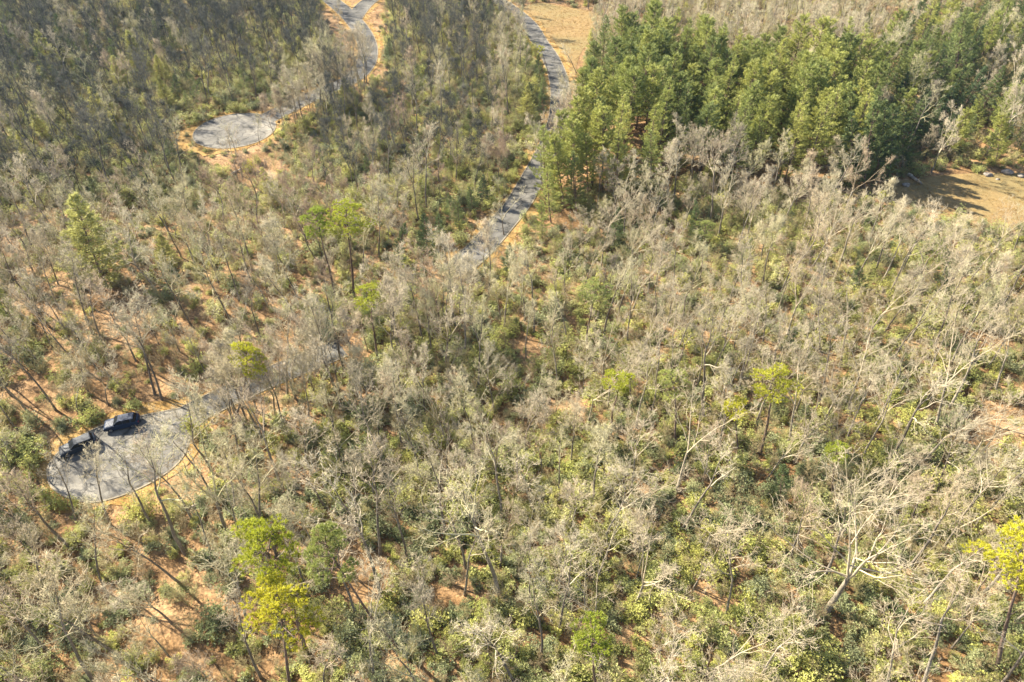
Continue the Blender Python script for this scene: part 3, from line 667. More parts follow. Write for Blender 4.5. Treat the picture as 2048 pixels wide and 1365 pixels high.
P_ = [
 (BT[6], (1408, 838), (1402, 585), 'tall open tree with a straight dark trunk behind the twin yellow-topped pines', 'the straight dark-trunked tree'),
 (BT[0], (1188, 1012), (1192, 830), 'slim dark-trunked tree standing alone in green shrubs at lower centre', 'the slim tree among green shrubs'),
 (BT[1], (815, 1132), (792, 960), 'crooked dark tree right of the orange leaf clearing, upper of two', 'the crooked dark tree by the leaf clearing'),
 (BT[6], (1002, 1202), (968, 905), 'tall forked tree with wavy dark limbs above the lower middle shrubs', 'the tall wavy forked tree'),
 (PALE[1], (930, 1190), (955, 1020), 'short pale tree with a bent trunk left of the tall wavy forked tree', 'the short bent pale tree'),
 (BT[7], (762, 1196), (690, 940), 'tall leaning tree with a mottled trunk on the right rim of the orange leaf clearing', 'the tall mottled tree at the leaf clearing'),
 (BT[0], (222, 1052), (160, 880), 'dark slim tree crossing the lower turnaround, nearest its left end', 'the slim tree before the turnaround'),
 (BT[6], (372, 1108), (235, 850), 'long leaning dark tree crossing the middle of the lower turnaround', 'the long leaning tree before the turnaround'),
 (BT[7], (152, 1046), (104, 900), 'crooked tree at the lower left rim of the lower turnaround, branches over the cars', None),
 (BT[6], (305, 1050), (228, 868), 'tall open tree branching in front of the parked cars', 'the open tree before the cars'),
 (BT[7], (436, 1016), (352, 838), 'wavering tree at the lower right rim of the lower turnaround', None),
 (BT[1], (386, 1046), (320, 872), 'thin dark tree leaning over the lower turnaround near its right end', 'the thin tree at the turnaround'),
 (BT[7], (492, 1142), (420, 960), 'dark tree with two bent trunks left of the upper yellow pine', 'the bent tree left of the yellow pines'),
 (BT[5], (455, 1062), (400, 770), 'large forked dark tree where the drive meets the lower turnaround', 'the forked tree at the turnaround mouth'),
 (BT[2], (310, 790), (236, 590), 'cluster leader of dark leaning trunks above the lower turnaround', 'the dark cluster above the turnaround'),
 (BT[0], (324, 800), (262, 612), 'thin dark trunk right beside the dark cluster leader above the lower turnaround', None),
 (BT[6], (575, 792), (545, 600), 'dark upright tree right of the leaning pine by the lower drive', 'the upright tree by the lower drive'),
 (BT[1], (586, 782), (566, 640), 'short dark trunk close behind the upright tree by the lower drive', None),
 (PALE[0], (1866, 868), (1905, 600), 'tall pale tree with many upswept limbs at the right, dark-based trunk', 'the tall pale upswept tree'),
 (PALE[1], (1893, 822), (2010, 600), 'long pale trunk leaning right with a bare elbow limb near the right edge', 'the leaning pale elbow tree'),
 (PALE[0], (1679, 734), (1745, 545), 'pale forked tree with a hooked limb in the right middle', 'the pale hooked tree'),
 (BT[0], (1526, 684), (1545, 560), 'thin straight tree in green scrub, second of the row right of centre', None),
 (PALE[1], (1606, 700), (1650, 570), 'light slender tree leaning right between scrub and the pale hooked tree', None),
 (BT[6], (1480, 630), (1512, 460), 'dark slender tree rising toward the pine grove edge right of centre', 'the dark slender tree below the grove'),
 (BT[0], (1052, 722), (1052, 592), 'upright dark tree beside the small clearing in the middle of the photo', 'the dark tree at the central clearing'),
 (BT[1], (1106, 692), (1100, 560), 'dark tree with a bare lower trunk right of the central clearing', 'the bare-trunked tree right of the central clearing'),
 (BT[6], (1135, 678), (1120, 520), 'tall wavering tree behind the small round yellow-green pine at centre', None),
 (BT[2], (834, 272), (824, 130), 'tall pale-stemmed tree above the rhododendrons between the two roads', 'the tall tree between the two roads'),
 (BT[2], (1206, 98), (1202, 5), 'big dark-trunked tree on the right side of the upper lawn', 'the big tree by the upper lawn'),
 (BT[0], (1162, 168), (1128, 82), 'thin bending tree between the upper road and the pine grove', 'the thin bending tree by the upper road'),
 (PALE[1], (1672, 245), (1712, 140), 'white-stemmed tree in the dark hollow of the pine grove', 'the white-stemmed tree in the grove'),
 (REDT, (1500, 262), (1502, 175), 'russet bushy bare tree inside the pine grove', 'the russet tree in the grove'),
 (BT[4], (478, 366), (438, 236), 'forked tree below the upper turnaround, left of the pair', 'the left tree of the pair below the upper turnaround'),
 (BT[6], (484, 352), (462, 240), 'pale straight tree below the upper turnaround, right of the pair', 'the right tree of the pair below the upper turnaround'),
 (BT[1], (520, 290), (500, 225), 'thin twin-stemmed tree at the right rim of the upper turnaround', None),
 (BT[5], (1008, 470), (1004, 352), 'small pinkish-grey tree standing at the edge of the middle road', 'the small tree at the middle road'),
 (REDT, (1000, 370), (990, 262), 'wide tangled tree left of the middle road by the dark evergreens', 'the tangled tree left of the middle road'),
 (BT[9], (895, 540), (885, 470), 'pale bushy tree where the middle road disappears', 'the pale bushy tree at the road end'),
 (PALE[1], (1450, 1235), (1480, 1050), 'pale thin-limbed tree left of the massive twisted tree', None),
 (PALE[0], (1410, 1395), (1440, 1180), 'pale multi-limbed tree cut off by the bottom edge right of centre', None),
 (PALE[1], (1760, 1400), (1830, 1180), 'pale curving tree at the bottom edge right of the massive twisted tree', None),
 (BT[7], (1030, 1372), (1000, 1200), 'pair of curving grey limbs at the bottom edge, centre', None),
 (PALE[0], (1790, 360), (1812, 300), 'small white-barked tree by the right-hand lawn edge', None),
 (BT[0], (100, 1195), (30, 1040), 'thick dark trunk leaning up-left near the left edge, upper one', None),
 (BT[3], (190, 1365), (60, 1130), 'dark tree spreading over the leaf litter in the bottom left corner', None),
 (BT[0], (470, 1020), (450, 860), 'short dark tree beside the fallen logs', None),
 (BT[0], (715, 1040), (700, 880), 'slim pale tree behind the orange leaf clearing', None),
 (BT[2], (1640, 705), (1660, 540), 'round-crowned tree just left of the pale hooked tree', None),
 (BT[5], (360, 705), (330, 560), 'forked tree in the brown open wood left of the lower drive', None),
 (BT[3], (120, 620), (60, 470), 'wide tree below the pale gold evergreen at the left edge', None),
]
for t, b, tp, lab, sh in P_: mark(0, t, b, tp, lab, sh, TP)
YG = 'yellow-green pines standing above bare trees'
for t, b, tp, lab, sh, wd in [
 (YP[2], (708, 592), (690, 415), 'yellow-green pine with a long bare trunk, right of the pair above centre left', 'the right pine of the upper yellow pair', 1),
 (YP[0], (672, 600), (640, 428), 'yellow-green pine half hidden, left of the pair above centre left', 'the left pine of the upper yellow pair', .9),
 (YP[0], (756, 722), (738, 585), 'round yellow-green pine with visible trunk left of centre', 'the round pine left of centre', 1.05),
 (YD[0], (1174, 704), (1184, 566), 'small dome-topped green pine just right of centre', 'the dome-topped pine right of centre', 1.1),
 (YP[1], (1222, 872), (1236, 735), 'small bright yellow-green pine, leftmost of the lower right four', 'the leftmost of the four bright pines', 1.0),
 (YD[1], (1350, 880), (1348, 740), 'dull green round pine, second from left of the lower right four', 'the second of the four bright pines', 1.0),
 (YP[1], (1478, 925), (1486, 800), 'bright yellow small-topped pine, third from left of the lower right four', 'the third of the four bright pines', 1.0),
 (YP[0], (1520, 908), (1566, 765), 'wide yellow-green pine, rightmost of the lower right four', 'the rightmost of the four bright pines', 1.2),
 (YP[0], (612, 1310), (566, 1046), 'large yellow-green pine, upper of the pair at lower left', 'the upper large yellow pine', .98),
 (BY[0], (592, 1440), (574, 1196), 'bright yellow large pine, lower of the pair at lower left', 'the lower large yellow pine', 1.1),
 (YD[1], (800, 1300), (632, 1082), 'darker pine with a long leaning black trunk across the orange clearing', 'the long leaning dark-trunked pine', .75),
 (YP[1], (1195, 1400), (1205, 1242), 'low bright pine at the bottom edge, middle', 'the low bright pine at the bottom edge', 1.1),
 (YP[2], (1990, 1345), (2070, 1060), 'large yellow-green pine cut off by the right edge', 'the large yellow pine at the right edge', 1.15),
 (YP[1], (1662, 1000), (1690, 890), 'faint yellow-green pine seen through the twisted tree branches', None, 1.0),
 (YP[0], (455, 885), (530, 690), 'leaning yellow-green pine over the lower drive', 'the leaning pine over the drive', .85),
 (YD[0], (1400, 560), (1415, 445), 'soft green pine right of the middle road, alone among bare trees', 'the soft green lone pine', .9),
 (YP[1], (1098, 152), (1080, 92), 'small bright pine on the left kerb of the upper road', 'the small pine by the upper road', .8),
 (YP[0], (1760, 440), (1768, 385), 'golden-topped pine at the corner of the right-hand lawn', 'the golden-topped pine', .9),
 (YP[1], (1800, 30), (1806, -35), 'yellowish pine at the top edge right of the grove', None, .9),
]: mark(0, t, b, tp, lab, sh, YG, wd*(1.35 if b[1] < 1100 else 1))
EG = 'evergreens standing apart from the pine grove'
for t, b, tp, lab, sh, wd in [
 (GOLD, (212, 572), (146, 392), 'large pale gold evergreen pyramid near the left edge', 'the pale gold evergreen', 1.25),
 (GOLD, (335, 545), (322, 468), 'smaller pale gold evergreen right of the large gold pyramid', None, 1.2),
 (WPL[0], (1092, 402), (1090, 250), 'tall feathery pine at the left corner of the pine grove by the road', 'the feathery corner pine', 1.2),
 (WPL[0], (1084, 482), (1082, 402), 'small feathery evergreen right of the middle road', 'the small evergreen right of the middle road', 1.1),
 (WPL[0], (1905, 200), (1930, 18), 'tallest bright green conical evergreen in the upper right', 'the tallest cone evergreen', 1.2),
 (DP[0], (856, 520), (850, 425), 'blue-green pine right of the yellow pine pair', 'the blue-green pine', 1.2),
 (DP[0], (792, 552), (806, 450), 'slim green pine between the yellow pair and the blue-green pine', None, .9),
 (HEM[1], (352, 200), (345, 148), 'light green evergreen behind the upper turnaround', 'the light green evergreen', 1.2),
 (DP[0], (385, 215), (398, 158), 'grey-green evergreen right of the light green one behind the upper turnaround', None, 1.2),
 (HEM[0], (945, 425), (940, 372), 'dark evergreen in the shade left of the middle road', 'the dark evergreen in the shade', 1.3),
 (HEM[1], (905, 440), (900, 385), 'black-green evergreen behind the tangled tree', None, 1.2),
 (HEM[0], (968, 408), (962, 350), 'dark evergreen close to the middle road, nearest the tangled tree', None, 1.3),
 (DP[0], (920, 468), (914, 405), 'dark evergreen just left of the middle road verge', None, 1.2),
 (HEM[1], (880, 486), (876, 430), 'low dark evergreen left of the middle road verge, farther left', None, 1.3),
 (DP[0], (1082, 168), (1076, 112), 'evergreen shading the upper road, beside the small bright pine', None, 1.3),
 (HEM[0], (1088, 205), (1082, 150), 'evergreen shading the upper road, middle of its left kerb', None, 1.2),
 (DP[0], (1090, 238), (1084, 180), 'evergreen shading the upper road, lowest on its left kerb', None, 1.3),
 (HEM[1], (1062, 215), (1056, 165), 'dark evergreen behind those shading the upper road', None, 1.3),
 (DP[0], (240, 420), (225, 360), 'green evergreen among bare trees below left of the upper turnaround', None, 1.2),
 (WPL[0], (1950, 275), (1960, 190), 'silvery green pine above the right-hand lawn', 'the silvery pine above the lawn', 1.3),
 (WP[2], (1990, 330), (2010, 220), 'rounded green pine at the right edge above the lawn', None, 1.2),
 (DP[0], (1725, 600), (1715, 530), 'dark green evergreen in the right middle scrub', None, 1.3),
 (DP[0], (1560, 1010), (1556, 930), 'dark green evergreen left of the massive twisted tree', None, 1.3),
 (HEM[0], (1390, 500), (1395, 400), 'grey-green evergreen at the front of the bare wood below the grove', None, .9),
]: mark(0, t, b, tp, lab, sh, EG, wd)
for b, tp, lb in [((1102, 446), (1094, 330), 'low pine nearest the middle road, below the grove corner'), ((1152, 432), (1150, 305), 'low pine below the grove corner, right of the nearest one'), ((1232, 404), (1234, 250), 'pine standing forward of the grove among bare trees, left one'), ((1300, 398), (1302, 262), 'pine standing forward of the grove among bare trees, right one')]:
    mark(0, WPL[0], b, tp, lb, None, 'pines at the left flank of the grove', 1.25)
for k, (b, tp) in enumerate([((1128, 415), (1112, 262)), ((1150, 398), (1142, 232)), ((1112, 372), (1100, 262)), ((1175, 402), (1170, 262)), ((1136, 360), (1128, 215)), ((1205, 385), (1205, 205)), ((1165, 340), (1160, 185)), ((1190, 300), (1195, 130)), ((1180, 250), (1190, 110))]):
    mark(0, WP[k % 4], b, tp, ['frontmost pine of the grove corner beside the middle road', 'second pine behind the grove corner, taller', 'pine of the grove corner overhanging the road', 'right front pine of the grove corner', 'inner pine of the grove corner against the road', 'tall pine right of the grove corner', 'left flank pine of the grove, lower', 'left flank pine of the grove, middle', 'left flank pine of the grove beside the upper road'][k], None, 'pines at the left flank of the grove', 1.1)
for k, (b, tp) in enumerate([((1700, 372), (1702, 222)), ((1728, 376), (1734, 205)), ((1752, 368), (1762, 200)), ((1778, 352), (1790, 205)), ((1804, 340), (1816, 215)), ((1745, 335), (1752, 172)), ((1690, 340), (1692, 185)), ((1720, 310), (1724, 170))]):
    mark(0, [HEM[0], DP[0]][k % 2], b, tp, ['shaded dark evergreen left of the right-hand lawn, leftmost at the front', 'shaded dark evergreen left of the right-hand lawn, second at the front', 'shaded dark evergreen left of the right-hand lawn, third at the front', 'dark evergreen at the shaded top corner of the right-hand lawn', 'dark evergreen above the thick dark log by the right-hand lawn', 'tall dark evergreen behind the shaded front evergreens', 'dark evergreen at the right end of the grove front', 'dark evergreen below the white-stemmed tree in the grove'][k], None, 'dark evergreens shading the right-hand lawn', 1.15)
# round shrubs of their own
def shrub_at(px, py, sc, m, label, grp, name='evergreen_shrub', t=RH[1]):
    b = ground_at(px, py); me = t.both
    if m:
        me = t.both.copy(); me.materials[0] = M[m]
    o = put(name, me); o.location = b; o.scale = sc; o.rotation_euler = (0, 0, px); tag(o, label, 'shrub', grp)
    used.append((b.x, b.y, 2)); return b
b = shrub_at(655, 682, (.95, .95, 1.25), 'needle_dark', 'round dark green shrub on orange leaves beside the lower drive', None); LM.append((b.x, b.y, 'the round dark shrub'))
shrub_at(498, 344, (.8, .8, 1.1), 'needle_yellow', 'round lime green shrub below the upper turnaround, left one', None)
shrub_at(518, 326, (.6, .6, .8), 'needle_gold', 'small pale green shrub below the upper turnaround, right one', None)
shrub_at(394, 322, (.6, .6, 1.0), 'needle_dark', 'small dark shrub in the verge at the left of the upper turnaround', None)
shrub_at(60, 905, (1.5, 1.5, 1.3), 'needle_white', 'bright green shrub mass left of the slate grey car', None)
shrub_at(1022, 715, (.8, .8, .9), 'needle_dark', 'dark blue-green shrub left of the central clearing tree', None)

# ------------------------------------------------------------ fallen logs and boulders
def log(p0, p1, r_, label, grp='fallen logs and branches on the leaf litter'):
    a = ground_at(*p0); b = ground_at(*p1); rng = random.Random(int(p0[0]))
    seg = []; side = []; n = 6; a.z += r_*.8; b.z += r_*.8; prev = a
    for i in range(1, n+1):
        q = a.lerp(b, i/n)+Vector((rng.gauss(0, .12), rng.gauss(0, .12), rng.uniform(0, .12))); seg.append((*prev, *q, r_*(1-.6*(i-1)/n), r_*(1-.6*i/n))); prev = q
        if i in (3, 4, 5): side.append((*q, *(q+Vector((rng.gauss(0, .8), rng.gauss(0, .8), rng.uniform(.4, 1.3)))), r_*.35, .01))
    org = a.copy()
    def rel(s): return [(x[0]-org.x, x[1]-org.y, x[2]-org.z, x[3]-org.x, x[4]-org.y, x[5]-org.z, x[6], x[7]) for x in s]
    ac = Acc(); tubes(ac, rel(seg), 8); root = put('fallen_log', ac.mesh('fallen_log', [M['log']], True)); root.location = org
    tag(root, label, 'fallen log', grp); 
    for sg in side: ac = Acc(); tubes(ac, rel([sg]), 5); put('branch', ac.mesh('branch', [M['log']]), root)
log((385, 1015), (440, 985), .2, 'pale fallen log lying right below the lower turnaround, lower of the two')
log((405, 1000), (452, 972), .15, 'thin fallen log just above the pale one below the lower turnaround')
log((462, 348), (490, 334), .25, 'white fallen trunk below the upper turnaround')
log((258, 838), (274, 822), .12, 'broken pale branch lying on leaves above the lower turnaround')
log((30, 1362), (70, 1350), .18, 'pale log at the bottom left corner')
log((1815, 352), (1842, 372), .45, 'thick dark log at the shaded edge of the right-hand lawn')
log((1160, 1240), (1215, 1180), .16, 'bleached bent dead trunk low in the shrubs at bottom centre')
log((560, 1000), (600, 1035), .12, 'thin grey branch lying right of the fallen logs')
def boulder(px, py, r_, label):
    b = ground_at(px, py); rng = np.random.default_rng(px); bm = bmesh.new(); bmesh.ops.create_icosphere(bm, subdivisions=3, radius=r_)
    ks = rng.normal(size=(5, 3))*1.6/r_; ph = rng.random(5)*6
    for v in bm.verts:
        f = 1+.12*sum(math.sin(v.co.dot(Vector(k))+p) for k, p in zip(ks, ph))/1.5; v.co = Vector((v.co.x*f*1.25, v.co.y*f, v.co.z*f*.65))
    me = bpy.data.meshes.new('boulder'); bm.to_mesh(me); bm.free(); me.materials.append(M['rock'])
    o = put('boulder', me); o.location = b+Vector((0, 0, r_*.3)); tag(o, label, 'boulder', 'boulders along the right-hand lawn edge'); used.append((b.x, b.y, r_))
for px, py, r_, lb in [(1975, 352, .75, 'grey boulder at the top edge of the right-hand lawn, leftmost of three'), (2012, 347, .95, 'largest pale boulder at the top edge of the right-hand lawn'), (2042, 354, .7, 'boulder cut by the right edge beside the lawn'),
                       (1995, 360, .4, 'small rock in front of the largest pale boulder'), (1812, 372, .7, 'dark rock in the shaded corner of the right-hand lawn')]: boulder(px, py, r_, lb)

# ------------------------------------------------------------ the rest of the wood
GROVE = [(1115, 392), (1090, 330), (1120, 250), (1165, 190), (1215, 150), (1330, 150), (1480, 168), (1620, 175), (1700, 190), (1735, 225), (1720, 290), (1700, 352), (1560, 372), (1400, 366), (1250, 372)]
EAST = [(1700, 200), (1760, 120), (1850, 60), (2300, 20), (2300, 335), (2050, 335), (1920, 338), (1860, 300), (1740, 330)]
OPEN = [((715, 1150), 75, 62), ((345, 1130), 60, 40), ((310, 1225), 85, 50), ((420, 1215), 50, 45), ((250, 640), 70, 60), ((60, 790), 60, 40), ((350, 800), 90, 40), ((1045, 690), 30, 30), ((1130, 800), 45, 25), ((1960, 700), 70, 30), ((1990, 850), 90, 40), ((880, 1205), 40, 22), ((600, 660), 70, 35), ((520, 335), 60, 30), ((1120, 440), 50, 22)]
def opened(px, py):
    return any(((px-c[0])/a)**2+((py-c[1])/b_)**2 < 1 for c, a, b_ in OPEN)
def poisson(seed, dmin, xr, yr, tries, dfun=None):
    rng = random.Random(seed); cell = dmin; grid = {}; out = []
    for _ in range(tries):
        y = rng.uniform(*yr); x = rng.uniform(*xr)
        if abs(x) > y*.82+38: continue
        px, py, dep = proj(x, y)
        d = dmin*(dfun(x, y, px, py) if dfun else 1)
        if d > 90: continue
        k = (int(x//cell), int(y//cell)); ok = True; rad = int(d//cell)+1
        for i in range(-rad, rad+1):
            for j in range(-rad, rad+1):
                for q in grid.get((k[0]+i, k[1]+j), ()):
                    if (q[0]-x)**2+(q[1]-y)**2 < d*d: ok = False; break
                if not ok: break
            if not ok: break
        if ok: grid.setdefault(k, []).append((x, y)); out.append((x, y, px, py))
    return out
rng = random.Random(77)
def far_from_used(x, y, m): return all((x-u[0])**2+(y-u[1])**2 > (m+u[2]*.5)**2 for u in used)
# --- zones, named by what is in the photo
def zone(px, py):
    if py < 330 and 735 < px < 1100: return 'in the wood between the two roads'
    if py < 330 and px <= 735: return 'in the hazy wood around the upper turnaround'
    if py < 330: return 'in the wood beyond the pine grove'
    if py < 560 and px < 950: return 'in the wood between the upper turnaround and the yellow pine pair'
    if py < 560: return 'in the bare wood below the pine grove'
    if py < 850 and px < 640: return 'in the open brown wood above the lower turnaround'
    if py < 850 and px < 1240: return 'in the grey wood around the photo centre'
    if py < 850: return 'in the pale wood below the right-hand lawn'
    if px < 640: return 'on the leafy slope below the lower turnaround'
    if px < 1240: return 'among the green shrubs of the lower middle'
    return 'around the massive twisted pale tree'
REL = {}
def rel_label(kind, look, x, y, rmax=11):
    """word a label by the nearest landmark, each side of a landmark used once per kind"""
    c = sorted(((x-a)**2+(y-b)**2, a, b, s) for a, b, s in LM)[:3]
    for d2, a, b, s in c:
        if d2 > rmax*rmax: break
        dx, dy = x-a, y-b
        side = ('just right of' if dx > 0 else 'just left of') if abs(dx) > abs(dy) else ('directly behind' if dy > 0 else 'directly in front of')
        if (kind, s, side) not in REL:
            l = '%s %s %s %s' % (look, kind, side, s)
            if len(l.split()) > 16: continue
            REL[(kind, s, side)] = 1; return l
    return None
def area(kind, look, x, y):
    d2, a, b, s = min(((x-a)**2+(y-b)**2, a, b, s) for a, b, s in LM)
    dx, dy = x-a, y-b
    side = ('right of' if dx > 0 else 'left of') if abs(dx) > abs(dy) else ('behind' if dy > 0 else 'in front of')
    l = '%s %s among those %s %s' % (look, kind, side, s)
    if len(l.split()) > 16: l = l.replace('among those ', '')
    if len(l.split()) > 16: l = l.replace(look+' ', '', 1)
    return l, l.replace(kind, kind+'s', 1)
def name_it(o, kind, look, x, y, cat, r=11):
    lb = rel_label(kind, look, x, y, r); ar, gr = area(kind, look, x, y)
    tag(o, lb or ar, cat, ' '.join(gr.split()[len(look.split()):]) if lb else gr)
def shown(px, py, dep): return -30 < px < 2078 and -40 < py < 1420
# stretches of road and lawn that the photograph shows open to the sky
WIN = [smooth(circ_pts(455, 268, 98, 44, R(-8)), 2, True), [(640, -20), (760, -20), (765, 130), (725, 150), (690, 95), (650, 30)],
       [(1062, 30), (1180, 20), (1160, 105), (1142, 150), (1138, 225), (1120, 235), (1112, 140), (1075, 70)],
       smooth(circ_pts(985, 450, 62, 22, R(-50)), 2, True), smooth(circ_pts(250, 912, 150, 72, R(-12)), 2, True),
       [(1830, 365), (2060, 350), (2060, 408), (1960, 405), (1880, 402), (1850, 395)], smooth(circ_pts(590, 212, 40, 14, R(-28)), 2, True)]
PROT = []
for o in list(bpy.data.objects):
    if o.get('group') in (YG, EG) or 'massive' in str(o.get('label')) and o.get('category') == 'bare tree':
        b = 'massive' in o['label']; tv = o.rotation_quaternion @ Vector((0, 0, 1)); q = o.location+tv*o.scale.z*(7.5 if b else 15.5); eg = o['group'] == EG; q = o.location+tv*9*o.scale.z if eg else q; a = proj(*(q+tv*(3 if b else 0))); PROT.append((a[0], a[1], (5.5 if b else (3.6 if eg else 2.6))*F/a[2], o.location.y))
WIN = [[(p[0], p[1]) for p in W_] for W_ in WIN]
def hides(x, y, z, H, r):
    for px0, py0, ra, yy in PROT:
        if y < yy+1:
            for k in range(4):
                px, py, dep = proj(x, y, z+H*(.45+.17*k)); rr_ = ra+r*F/dep*(.7-.12*k)
                if (px-px0)**2+(py-py0)**2 < rr_*rr_: return True
    return False
def blocks(x, y, z, H, r, lo=.3):
    for k in range(7):
        h = H*(lo+(1-lo)*k/6); px, py, dep = proj(x, y, z+h); rr_ = r*F/dep*(.5 if k == 6 else .85)
        for W_ in WIN:
            if in_poly(px, py, W_) or in_poly(px-rr_, py, W_) or in_poly(px+rr_, py, W_): return True
    return False
stuff = {'tree': [], 'shrub': [], 'brush': [], 'fine': []}
# bare trees
cand = poisson(11, 4.5, (-290, 290), (14, 345), 90000, lambda x, y, px, py: .82 if py > 560 else 1.0)
trees = []
for x, y, px, py in cand:
    cd = clear_dist(x, y)
    if cd < (1.6 if road_dist(x, y) > 1 else .9): continue
    if in_poly(px, py, GROVE) and rng.random() < .93: continue
    if in_poly(px, py, EAST) and rng.random() < .6: continue
    if not far_from_used(x, y, 2.2): continue
    if opened(px, py) and rng.random() < .55: continue
    k = rng.choice([0, 0, 1, 1, 2, 2, 3, 3, 4, 4, 5, 5, 6, 6, 7, 8, 8, 9, 9])
    if 80 < px < 480 and 960 < py < 1130 and rng.random() < .5: k = rng.choice([0, 1, 6])
    s = rng.uniform(.72, 1.05)
    if 0 <= cd < 6 and k in (2, 3): k = 8
    if hides(x, y, 0, BT[k].H*s, 2.2) and rng.random() < .95: continue
    if blocks(x, y, 0, BT[k].H*s, 2.6):
        if rng.random() < .93: continue
        k = 0
    pale = px > 1150 and py > 480 and rng.random() < .58
    trees.append((x, y, px, py, k, s, pale))
def depth(x, y, z): return y*cp-(z-CAM_H)*sp_
vis = []
for i, tr in enumerate(trees):
    x, y = tr[:2]; qx, qy, dep = proj(x, y, 12*tr[5])
    if shown(qx, qy, dep): vis.append((dep/(BT[tr[4]].H*tr[5]), i))
vis.sort(); keep = set(i for _, i in vis[:300-len(P_)-1-72])
for i, (x, y, px, py, k, s, pale) in enumerate(trees):
    z = hgt(x, y); rz = rng.random()*6.28
    ti = Vector((rng.gauss(0, .045), rng.gauss(0, .045), 1)).normalized()
    gk = None
    if py < 420 and px < 1000 and rng.random() < .8: gk = rng.randrange(6)
    elif 380 < px < 1060 and 300 < py < 560 and rng.random() < .28: gk = 6+rng.randrange(3)
    elif py < 640 and rng.random() < .6: gk = 9+rng.randrange(7)
    if i in keep:
        t = PALE[k % 3] if pale else (BT[k] if gk is None else (GREY+WARM+DN)[gk])
        o = plant(t, (x, y, z), rz, s*BT[k].H/t.H, ti)
        name_it(o, 'bare tree', t.look, x, y, 'bare tree')
        used.append((x, y, 1.2))
    elif gk is not None: stuff['tree'].append((x, y, z, rz, s, 13+gk, ti.x, -ti.y))
    else: stuff['tree'].append((x, y, z, rz, s, k, ti.x, -ti.y) if not pale else (x, y, z, rz, s, 10+k % 3, ti.x, -ti.y))
# pine grove
for px_, py_, nm in [(1290, 345, 'the front middle of the grove'), (1300, 175, 'the back left of the grove'), (1480, 190, 'the back middle of the grove'), (1450, 350, 'the shaded grove front'), (1620, 330, 'the dark right front of the grove')]:
    g_ = ground_at(px_, py_); LM.append((g_.x, g_.y, nm))
pines = []
# trees that lean over the hidden stretches of road
def verge_row(px_pts, n, off, kinds, seed, words, pal=BT, far=None):
    r_ = random.Random(seed); P_w = smooth([g2(*p) for p in px_pts], 12); tot = 0
    for q in range(n):
        p = P_w[int((q+r_.random()*.8)/n*(len(P_w)-1))]; o_ = r_.uniform(*off); x = p[0]+r_.uniform(-1.5, 1.5)+.25*o_; y = p[1]-o_
        if road_dist(x, y) < .7 or not far_from_used(x, y, .9) or hides(x, y, 0, 16, .3): continue
        k = r_.choice(kinds); s_ = r_.uniform(.8, 1.05)
        if far is not None:
            stuff['tree'].append((x, y, hgt(x, y), r_.random()*6.28, s_, far+k, 0, 0)); used.append((x, y, 1.0)); continue
        o = plant(pal[k], (x, y, hgt(x, y)), r_.random()*6.28, s_*1.05, Vector((r_.gauss(0, .05), .06, 1)).normalized())
        used.append((x, y, 1.0)); lb = rel_label('bare tree', pal[k].look, x, y, 9)
        tag(o, lb or '%s bare tree leaning over %s' % (pal[k].look, words), 'bare tree', 'bare trees leaning over '+words if lb else '%s bare trees leaning over %s' % (pal[k].look, words))
verge_row([(440, 800), (520, 762), (600, 730), (700, 688), (800, 622), (890, 560)], 84, (2.4, 14), [0, 1, 2, 3, 4, 5, 6], 501, 'the hidden lower drive', DN)
verge_row([(820, 612), (870, 575), (912, 540), (945, 508)], 48, (2.2, 12), [0, 1, 2, 3, 4, 5, 6], 504, 'the end of the middle road', DN)
verge_row([(1112, 262), (1094, 310), (1066, 362), (1045, 398)], 18, (3.2, 13), [1, 2, 3, 4], 502, 'the shaded middle road', DN)
verge_row([(560, 225), (610, 202), (660, 180), (705, 160), (728, 135)], 62, (2.8, 15), [1, 2, 3, 4, 5, 5, 6, 6], 503, '', None, 22)
for x, y, px, py in poisson(21, 4.2, (0, 290), (100, 345), 30000, lambda x, y, px, py: 1.0 if (in_poly(px, py, GROVE) or in_poly(px, py, EAST)) else 100):
    cd = clear_dist(x, y)
    if cd < 2.0 or not far_from_used(x, y, 1.5): continue
    g = in_poly(px, py, GROVE)
    if not g and rng.random() < .25: continue
    if blocks(x, y, 0, 17, 1.8): continue
    pines.append((x, y, px, py, g, cd))
for x, y, px, py, g, cd in pines:
    if g: t = rng.choice(WP) if rng.random() < (.85 if py < 325 else .45) else WPL[0]; s = rng.uniform(.78, 1.18)
    else: t = rng.choice(HEM+DP+WPL+HEM+WP[:1]); s = rng.uniform(.6, 1.0)
    if cd < 6: s *= .85
    o = plant(t, (x, y, hgt(x, y)), rng.random()*6.28, (s*1.1, s*1.1, s))
    kind = 'pine tree' if 'pine' in t.kind else 'evergreen tree'
    name_it(o, kind, t.look, x, y, kind, 14)
# scattered small evergreens elsewhere
for x, y, px, py in poisson(31, 17, (-250, 250), (30, 330), 6000, lambda x, y, px, py: .42 if (px < 420 and py < 300) else (.75 if py < 330 and px < 1000 else 1)):
    cd = clear_dist(x, y)
    if cd < 3 or blocks(x, y, 0, 8, 1.5, .1) or in_poly(px, py, GROVE) or in_poly(px, py, EAST) or not far_from_used(x, y, 2.2) or not shown(px, py, 1): continue
    if rng.random() < .25: continue
    t = rng.choice([DP[0], HEM[0], HEM[1], GOLD]) if py < 560 else rng.choice([DP[0], WPL[0], GOLD])
    s = rng.uniform(.35, .62)*(1.35 if px < 330 and py < 380 else 1); o = plant(t, (x, y, hgt(x, y)), rng.random()*6, (s*1.2, s*1.2, s))
    used.append((x, y, 1)); name_it(o, 'small evergreen', t.look, x, y, 'evergreen tree', 16)
